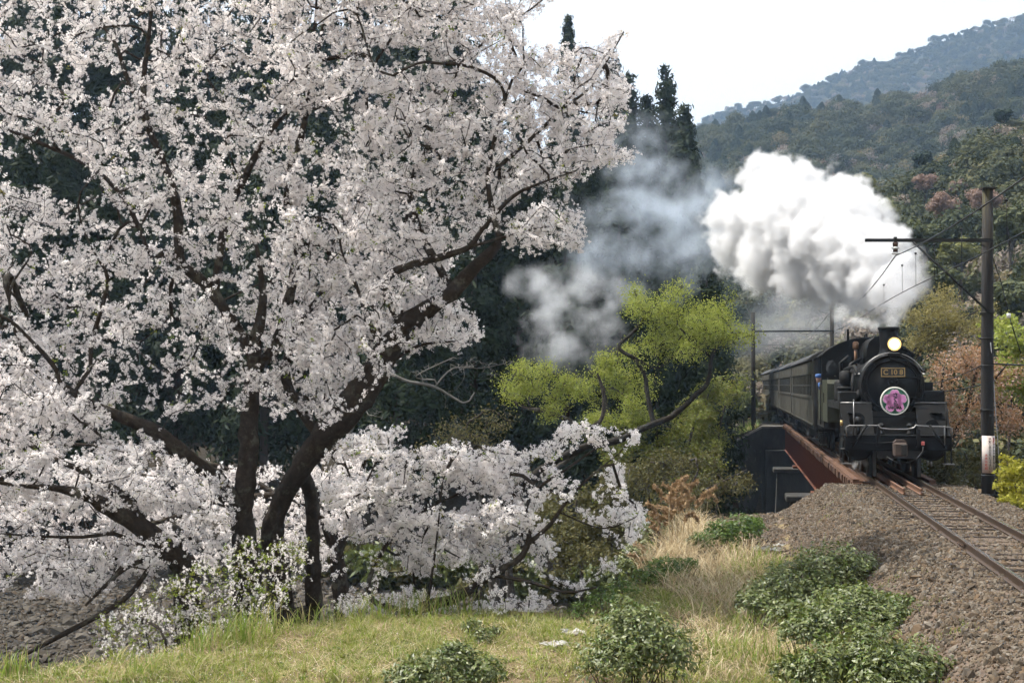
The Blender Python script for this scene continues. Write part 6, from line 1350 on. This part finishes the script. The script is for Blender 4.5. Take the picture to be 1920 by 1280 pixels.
# ------------------------------------------------------------------ cedars
m_cedar = leafmat('cedar_needles', [(.009, .018, .007), (.014, .026, .009), (.022, .036, .012), (.018, .024, .009)], .15, .7, .15)
m_cbark = pmat('cedar_bark', [(.03, .02, .014), (.055, .038, .027)], 3, .95, stretch=(5, 5, .6))
CED = []
for k in range(4):
    H = 22; P, Nn = [], []; r = np.random.default_rng(k + 60)
    for i in range(210):
        t = r.uniform(0, 1) ** .85; z = 3.0 + t * (H - 3.2); rad = (2.5 * (1 - t) ** .8 + .1) * r.uniform(.55, 1.1); a = r.uniform(0, 6.283); c = np.array([math.cos(a) * rad, math.sin(a) * rad, z - .2 * rad])
        m_ = int(26 + 40 * (1 - t)); q = r.normal(0, 1, (m_, 3)) * np.array([.42, .42, .34]) * (.45 + .75 * (1 - t)); P.append(c + q); Nn.append(np.tile([math.cos(a), math.sin(a), .5], (m_, 1)) + q)
    P = np.concatenate(P); V, F_ = cards(P, np.concatenate(Nn), rng.uniform(.12, .24, len(P)), 2.8, .5)
    tr = tubes([(np.array([[0, 0, -2], [0, 0, 6], [.05, 0, 14], [0, 0, H - .4]]), np.array([.27, .22, .13, .03]))], 'cedar_trunk')
    CED.append((np_mesh('cedar_crown', V, F_), tr))
def cedar(px, top, Y, label, group, k=None, sx=1.0):
    x = (px - 960) / FPX * Y; g = float(gz(x, Y)); zt = at(px, top, Y).z; h = zt - g; s = h / 22.0
    k = random.randrange(4) if k is None else k
    o = tag(empty('cedar_tree', (x, Y, g), random.uniform(0, 6.28)), label, 'tree', group); w = sx * max(.75, min(1.25, s)); o.scale = (w, w, s)
    link('crown', CED[k][0], m_cedar, o)['kind'] = 'stuff'; link('trunk', CED[k][1], m_cbark, o)
SK = 'tall cedars on the skyline'
cedar(1066, 28, 112, 'tall cedar whose tip pokes up behind the cherry crown', SK, 0, .8)
cedar(1150, 95, 110, 'cedar just right of the cherry crown top', SK, 1)
cedar(1180, 138, 104, 'dark cedar between the cherry crown and the skyline pair', SK, 2)
cedar(1214, 178, 108, 'shorter cedar beside the tallest skyline cedar', SK, 3)
cedar(1250, 122, 112, 'tallest cedar on the skyline above the thin smoke', SK, 1, .95)
cedar(1284, 195, 106, 'cedar at the right end of the skyline row', SK, 0)
cedar(1304, 288, 98, 'lowest cedar at the right end above the drifting smoke', SK, 2, .8)
BG = 'dark cedars behind the cherry blossom'
for Y, st, lo, hi in ((68, 80, 130, 330), (84, 72, -60, 160), (102, 66, -260, -20)):
    px = -220; row = {68: 'front', 84: 'middle', 102: 'back'}[Y]; k_ = 0
    while px < 1330:
        top = random.uniform(lo, hi)
        if px > 880: top = max(top, np.interp(px, [880, 1040, 1130, 1200, 1260, 1330], [60, 150, 230, 300, 330, 420]) + random.uniform(0, 90))
        cedar(px, top, Y + random.uniform(-4, 4), OR[k_] + ' dark cedar from the left in the %s row behind the cherry blossom' % row, BG); k_ += 1; px += st * random.uniform(.75, 1.25)
for i, px in enumerate(range(980, 1360, 44)): cedar(px + random.uniform(-12, 12), random.uniform(430, 560), random.uniform(72, 84), OR[i] + ' shadowed low cedar from the left behind the green trees and smoke', 'lower cedars behind the smoke')
# separate trees that stand out on the near hillside
HS = 'single trees standing out on the near hillside'
m_sg = leafmat('hillside_evergreen', [(.06, .072, .03), (.08, .092, .038), (.105, .115, .045), (.05, .06, .026)], .3, .65, .2); m_so = leafmat('hillside_olive', [(.15, .155, .05), (.19, .19, .07), (.12, .13, .04)], .3, .65, .2)
m_sp = leafmat('hillside_wild_cherry', [(.25, .165, .13), (.30, .21, .17), (.21, .14, .095)], .35, .65, .2); m_sd = leafmat('hillside_pine', [(.015, .028, .014), (.022, .038, .018)], .15, .7, .2)
for px, py, Y, r, m_, lab in ((1770, 385, 128, 34, m_sp, 'rosy wild cherry left of the pole on the near hillside'), (1735, 340, 150, 24, m_sp, 'pale pink wild cherry highest on the near hillside'), (1850, 370, 120, 34, m_sp, 'pink wild cherry crown directly behind the pole top'), (1800, 350, 140, 22, m_sp, 'small pink cherry between the two larger ones'),
                             (1690, 430, 120, 42, m_sg, 'broad evergreen right of the steam cloud'), (1655, 400, 140, 36, m_so, 'light olive tree at the edge of the steam cloud'), (1735, 440, 110, 36, m_sg, 'evergreen crown left of the pole arm'), (1800, 470, 100, 40, m_so, 'olive rounded tree behind the arm brace'), (1895, 420, 100, 44, m_sg, 'dark evergreen right of the pole top'),
                             (1900, 560, 84, 50, m_sg, 'large grey-green evergreen at the right edge below the wires'), (1620, 340, 165, 22, m_so, 'slender light green tree above the steam'), (1728, 298, 172, 22, m_sd, 'dark pine on the hillside crest'), (1880, 215, 180, 20, m_sd, 'umbrella shaped pine on the crest at the right edge'), (1830, 300, 160, 30, m_so, 'olive crown below the crest'), (1760, 520, 92, 40, m_sg, 'dark evergreen behind the arm brace foot')):
    x = (px - 960) / FPX * Y; c = at(px, py, Y); rm = r * Y / FPX; root = tag(empty('hillside_tree', (c.x, c.y, c.z - rm * 1.9)), lab, 'tree', HS); q = np.random.default_rng(px)
    cs, rs = [], []
    for i in range(16): v = q.normal(0, 1, 3); v /= np.linalg.norm(v); v[2] = v[2] * .7; cs.append(v * rm * q.uniform(.4, .8) + [0, 0, rm * 1.9]); rs.append(rm * q.uniform(.25, .42))
    V, F_ = clump_crown(cs, rs, 150, .27 if m_ is not m_sp else .2, .8, .5); link('crown', np_mesh('crown', V, F_), m_, root)['kind'] = 'stuff'
    ch = [(np.array([[0, 0, -3], [0, 0, rm * .8], [.1, 0, rm * 1.8]]), np.array([.2, .16, .06]))] + [(np.array([[0, 0, rm * .8], cs[i] * .6 + [0, 0, rm * .5], cs[i]]), np.array([.09, .06, .02])) for i in range(7)]
    link('trunk', tubes(ch, 'trunk'), m_bark2, root)

# ------------------------------------------------------------------ steam and smoke (real volumes on voxel grids)
def smoke(name, label, blobs, vox, mat, warp, edge, seed, gain=2.2, puff=0):
    """blobs: (px, py, Y, radius px, weight); density grid of their union, edges broken up by noise"""
    C = [(at(b[0], b[1], b[2]), b[3] * b[2] / FPX, b[4]) for b in blobs]
    lo = Vector([min(c[i] - r * 1.45 for c, r, w in C) for i in range(3)]); hi = Vector([max(c[i] + r * 1.45 for c, r, w in C) for i in range(3)])
    g = bpy.data.node_groups.new(name + '_grid', 'GeometryNodeTree'); g.interface.new_socket('Geometry', in_out='INPUT', socket_type='NodeSocketGeometry'); g.interface.new_socket('Geometry', in_out='OUTPUT', socket_type='NodeSocketGeometry')
    nn = g.nodes; L = g.links; out = nn.new('NodeGroupOutput'); pos = nn.new('GeometryNodeInputPosition').outputs[0]
    def math_(op, a, b=None, c=None, clamp=False):
        m = nn.new('ShaderNodeMath'); m.operation = op; m.use_clamp = clamp
        for i, v in enumerate((a, b, c)):
            if v is None: continue
            if hasattr(v, 'is_linked'): L.new(v, m.inputs[i])
            else: m.inputs[i].default_value = v
        return m.outputs[0]
    def noise_(scale, detail, rough, off, col=False):
        va = nn.new('ShaderNodeVectorMath'); va.operation = 'ADD'; L.new(pos, va.inputs[0]); va.inputs[1].default_value = (off, off * 1.7, off * .6)
        z = nn.new('ShaderNodeTexNoise'); z.inputs['Scale'].default_value = scale; z.inputs['Detail'].default_value = detail; z.inputs['Roughness'].default_value = rough; L.new(va.outputs[0], z.inputs['Vector'])
        return z.outputs['Color'] if col else z.outputs[0]
    w1 = noise_(.55 * warp[1], 3, .6, seed, True)
    sb = nn.new('ShaderNodeVectorMath'); sb.operation = 'SUBTRACT'; L.new(w1, sb.inputs[0]); sb.inputs[1].default_value = (.5, .5, .5)
    scv = nn.new('ShaderNodeVectorMath'); scv.operation = 'SCALE'; L.new(sb.outputs[0], scv.inputs[0]); scv.inputs['Scale'].default_value = warp[0]
    ad = nn.new('ShaderNodeVectorMath'); ad.operation = 'ADD'; L.new(pos, ad.inputs[0]); L.new(scv.outputs[0], ad.inputs[1]); wp = ad.outputs[0]
    f = None
    for c, r, w in C:
        d = nn.new('ShaderNodeVectorMath'); d.operation = 'DISTANCE'; L.new(wp, d.inputs[0]); d.inputs[1].default_value = c
        v = math_('MULTIPLY', math_('SUBTRACT', 1.0, math_('DIVIDE', d.outputs['Value'], r)), w)
        if f is None: f = v
        else:
            m = math_('SMOOTH_MAX', f, v, .18); f = m
    n1 = noise_(1.1 * warp[1], 8, .66, seed + 5)
    f2 = math_('ADD', f, math_('MULTIPLY', math_('SUBTRACT', n1, .5), edge))
    if puff:
        for sc_, am in ((.85, .75), (1.9, .42), (4.2, .22)):
            vo = nn.new('ShaderNodeTexVoronoi'); vo.feature = 'SMOOTH_F1'; vo.inputs['Scale'].default_value = sc_; vo.inputs['Smoothness'].default_value = .25; L.new(wp, vo.inputs['Vector'])
            f2 = math_('ADD', f2, math_('MULTIPLY', math_('SUBTRACT', .45, vo.outputs['Distance']), am * puff))
    dens = math_('MULTIPLY', f2, gain, clamp=True)
    dens = math_('POWER', dens, 1.35)
    vc = nn.new('GeometryNodeVolumeCube'); L.new(dens, vc.inputs['Density']); vc.inputs['Min'].default_value = lo; vc.inputs['Max'].default_value = hi
    for ax, i in zip('XYZ', range(3)): vc.inputs['Resolution ' + ax].default_value = max(8, int((hi[i] - lo[i]) / vox))
    sm = nn.new('GeometryNodeSetMaterial'); sm.inputs['Material'].default_value = mat; L.new(vc.outputs[0], sm.inputs[0]); L.new(sm.outputs[0], out.inputs[0])
    me = bpy.data.meshes.new(name); me.from_pydata([(0, 0, 0)], [], []); o = bpy.data.objects.new(name, me); COL.objects.link(o); me.materials.append(mat)
    md = o.modifiers.new('grid', 'NODES'); md.node_group = g
    return tag(o, label, 'smoke', kind='stuff')
def vol_mat(name, color, dens, an=.0):
    m = N(name); p = m.n('ShaderNodeVolumePrincipled'); p.inputs['Color'].default_value = (*color, 1); p.inputs['Density'].default_value = dens; p.inputs['Density Attribute'].default_value = 'density'; p.inputs['Anisotropy'].default_value = an
    m.l(p.outputs[0], m.out.inputs['Volume']); return m.m
m_steam = vol_mat('white_steam', (.89, .89, .895), 3.8, .15); m_thin = vol_mat('thin_grey_smoke', (.80, .89, 1.0), .36, .1); m_soot = vol_mat('dark_chimney_smoke', (.72, .72, .73), 1.8, .1)
smoke('steam_cloud', 'huge white billowing steam cloud above the train', [
    (1660, 530, 41.5, 46, .9), (1640, 500, 42.5, 62, 1), (1605, 470, 44, 80, 1), (1565, 435, 46, 92, 1), (1520, 415, 48, 96, 1), (1470, 385, 50, 84, 1), (1440, 335, 52, 50, 1), (1425, 305, 52, 30, .9), (1492, 345, 51, 44, 1), (1580, 368, 47, 52, 1), (1625, 405, 45, 52, 1), (1405, 430, 53, 70, 1), (1390, 480, 54, 58, .9), (1450, 480, 51, 76, 1), (1520, 505, 48, 72, 1), (1580, 535, 46, 52, .9), (1630, 555, 43.5, 44, .7), (1360, 400, 54, 44, .8), (1700, 505, 41.5, 34, .7), (1680, 460, 42.5, 44, .9)], .06, m_steam, (1.3, 2.0), 1.35, 3.1, 4.2, .7)
smoke('chimney_smoke', 'dark grey smoke leaving the locomotive chimney', [(1672, 606, 38.7, 17, 1), (1678, 585, 39, 25, 1), (1690, 560, 39.6, 36, 1), (1700, 530, 40.4, 44, .9), (1660, 545, 40.5, 44, .8), (1705, 500, 41, 36, .6)], .06, m_soot, (.8, 1.6), .8, 7.7)
smoke('drifting_smoke', 'thin blue-grey smoke drifting in front of the dark cedars', [
    (1310, 380, 60, 58, .9), (1270, 410, 61, 62, .9), (1225, 395, 63, 62, .9), (1180, 380, 64, 56, .7), (1230, 460, 62, 64, .6), (1300, 470, 58, 56, .6), (1190, 290, 66, 56, .45), (1210, 240, 67, 46, .4), (1280, 520, 60, 50, .5), (1150, 470, 64, 76, .5), (1330, 340, 58, 40, .6), (1340, 440, 57, 46, .7), (1200, 330, 65, 60, .5), (1130, 400, 65, 50, .45), (1250, 330, 63, 50, .6), (1170, 540, 62, 50, .45), (1100, 480, 62, 50, .5)], .14, m_thin, (3.4, .8), 2.4, 11.0, 1.5)
smoke('smoke_wisp', 'low white smoke wisps drifting above the green trees', [
    (1000, 530, 58, 46, 1), (965, 520, 58, 26, .8), (1040, 560, 58, 42, .9), (1090, 530, 57, 46, 1), (1115, 580, 57, 38, .8), (1030, 600, 58, 44, .7), (1060, 640, 59, 60, .4), (1140, 620, 57, 40, .4), (1160, 560, 58, 36, .5), (1010, 650, 60, 40, .35)], .13, vol_mat('wisp_smoke', (.95, .97, 1.0), .7, .1), (3.0, .9), 2.6, 23.0, 1.3)
smoke('steam_wisp', 'small steam wisp escaping beside the dome', [(1640, 612, 41, 12, 1), (1622, 606, 41.5, 15, .9), (1600, 602, 42, 18, .7), (1578, 590, 43, 22, .5)], .05, vol_mat('wisp_steam', (.98, .98, .98), 2.0, .1), (.5, 2.2), 1.0, 31.0)
smoke('steam_wisp', 'small steam wisp at the cylinder drain beside the rail', [(1612, 862, 37.6, 10, 1), (1604, 872, 37.4, 9, .9), (1622, 868, 37.6, 8, .8)], .03, vol_mat('drain_steam', (.98, .98, .98), 3.0, .1), (.25, 4), 1.0, 41.0)

smoke('lingering_steam', 'faint steam lingering over the valley behind the coaches', [(1400, 640, 112, 60, .7), (1450, 610, 112, 70, .8), (1510, 600, 112, 70, .8), (1570, 590, 110, 60, .8), (1610, 620, 108, 50, .7), (1480, 560, 114, 60, .6)], .35, vol_mat('faint_steam', (.93, .95, 1.0), .11, .1), (4.5, .4), 1.6, 51.0, 1.6)
# ------------------------------------------------------------------ the air
hz = MB().box(-2300, 2300, -250, 2400, RIVER - 2.5, 430).build('haze', None); hz.data.materials.clear()
m = N('hazy_air'); p = m.n('ShaderNodeVolumePrincipled'); p.inputs['Color'].default_value = (.50, .71, 1.0, 1); p.inputs['Density'].default_value = .00028; p.inputs['Anisotropy'].default_value = .25; m.l(p.outputs[0], m.out.inputs['Volume']); hz.data.materials.append(m.m)
tag(hz, 'pale blue haze filling the valley air', 'haze', kind='stuff')
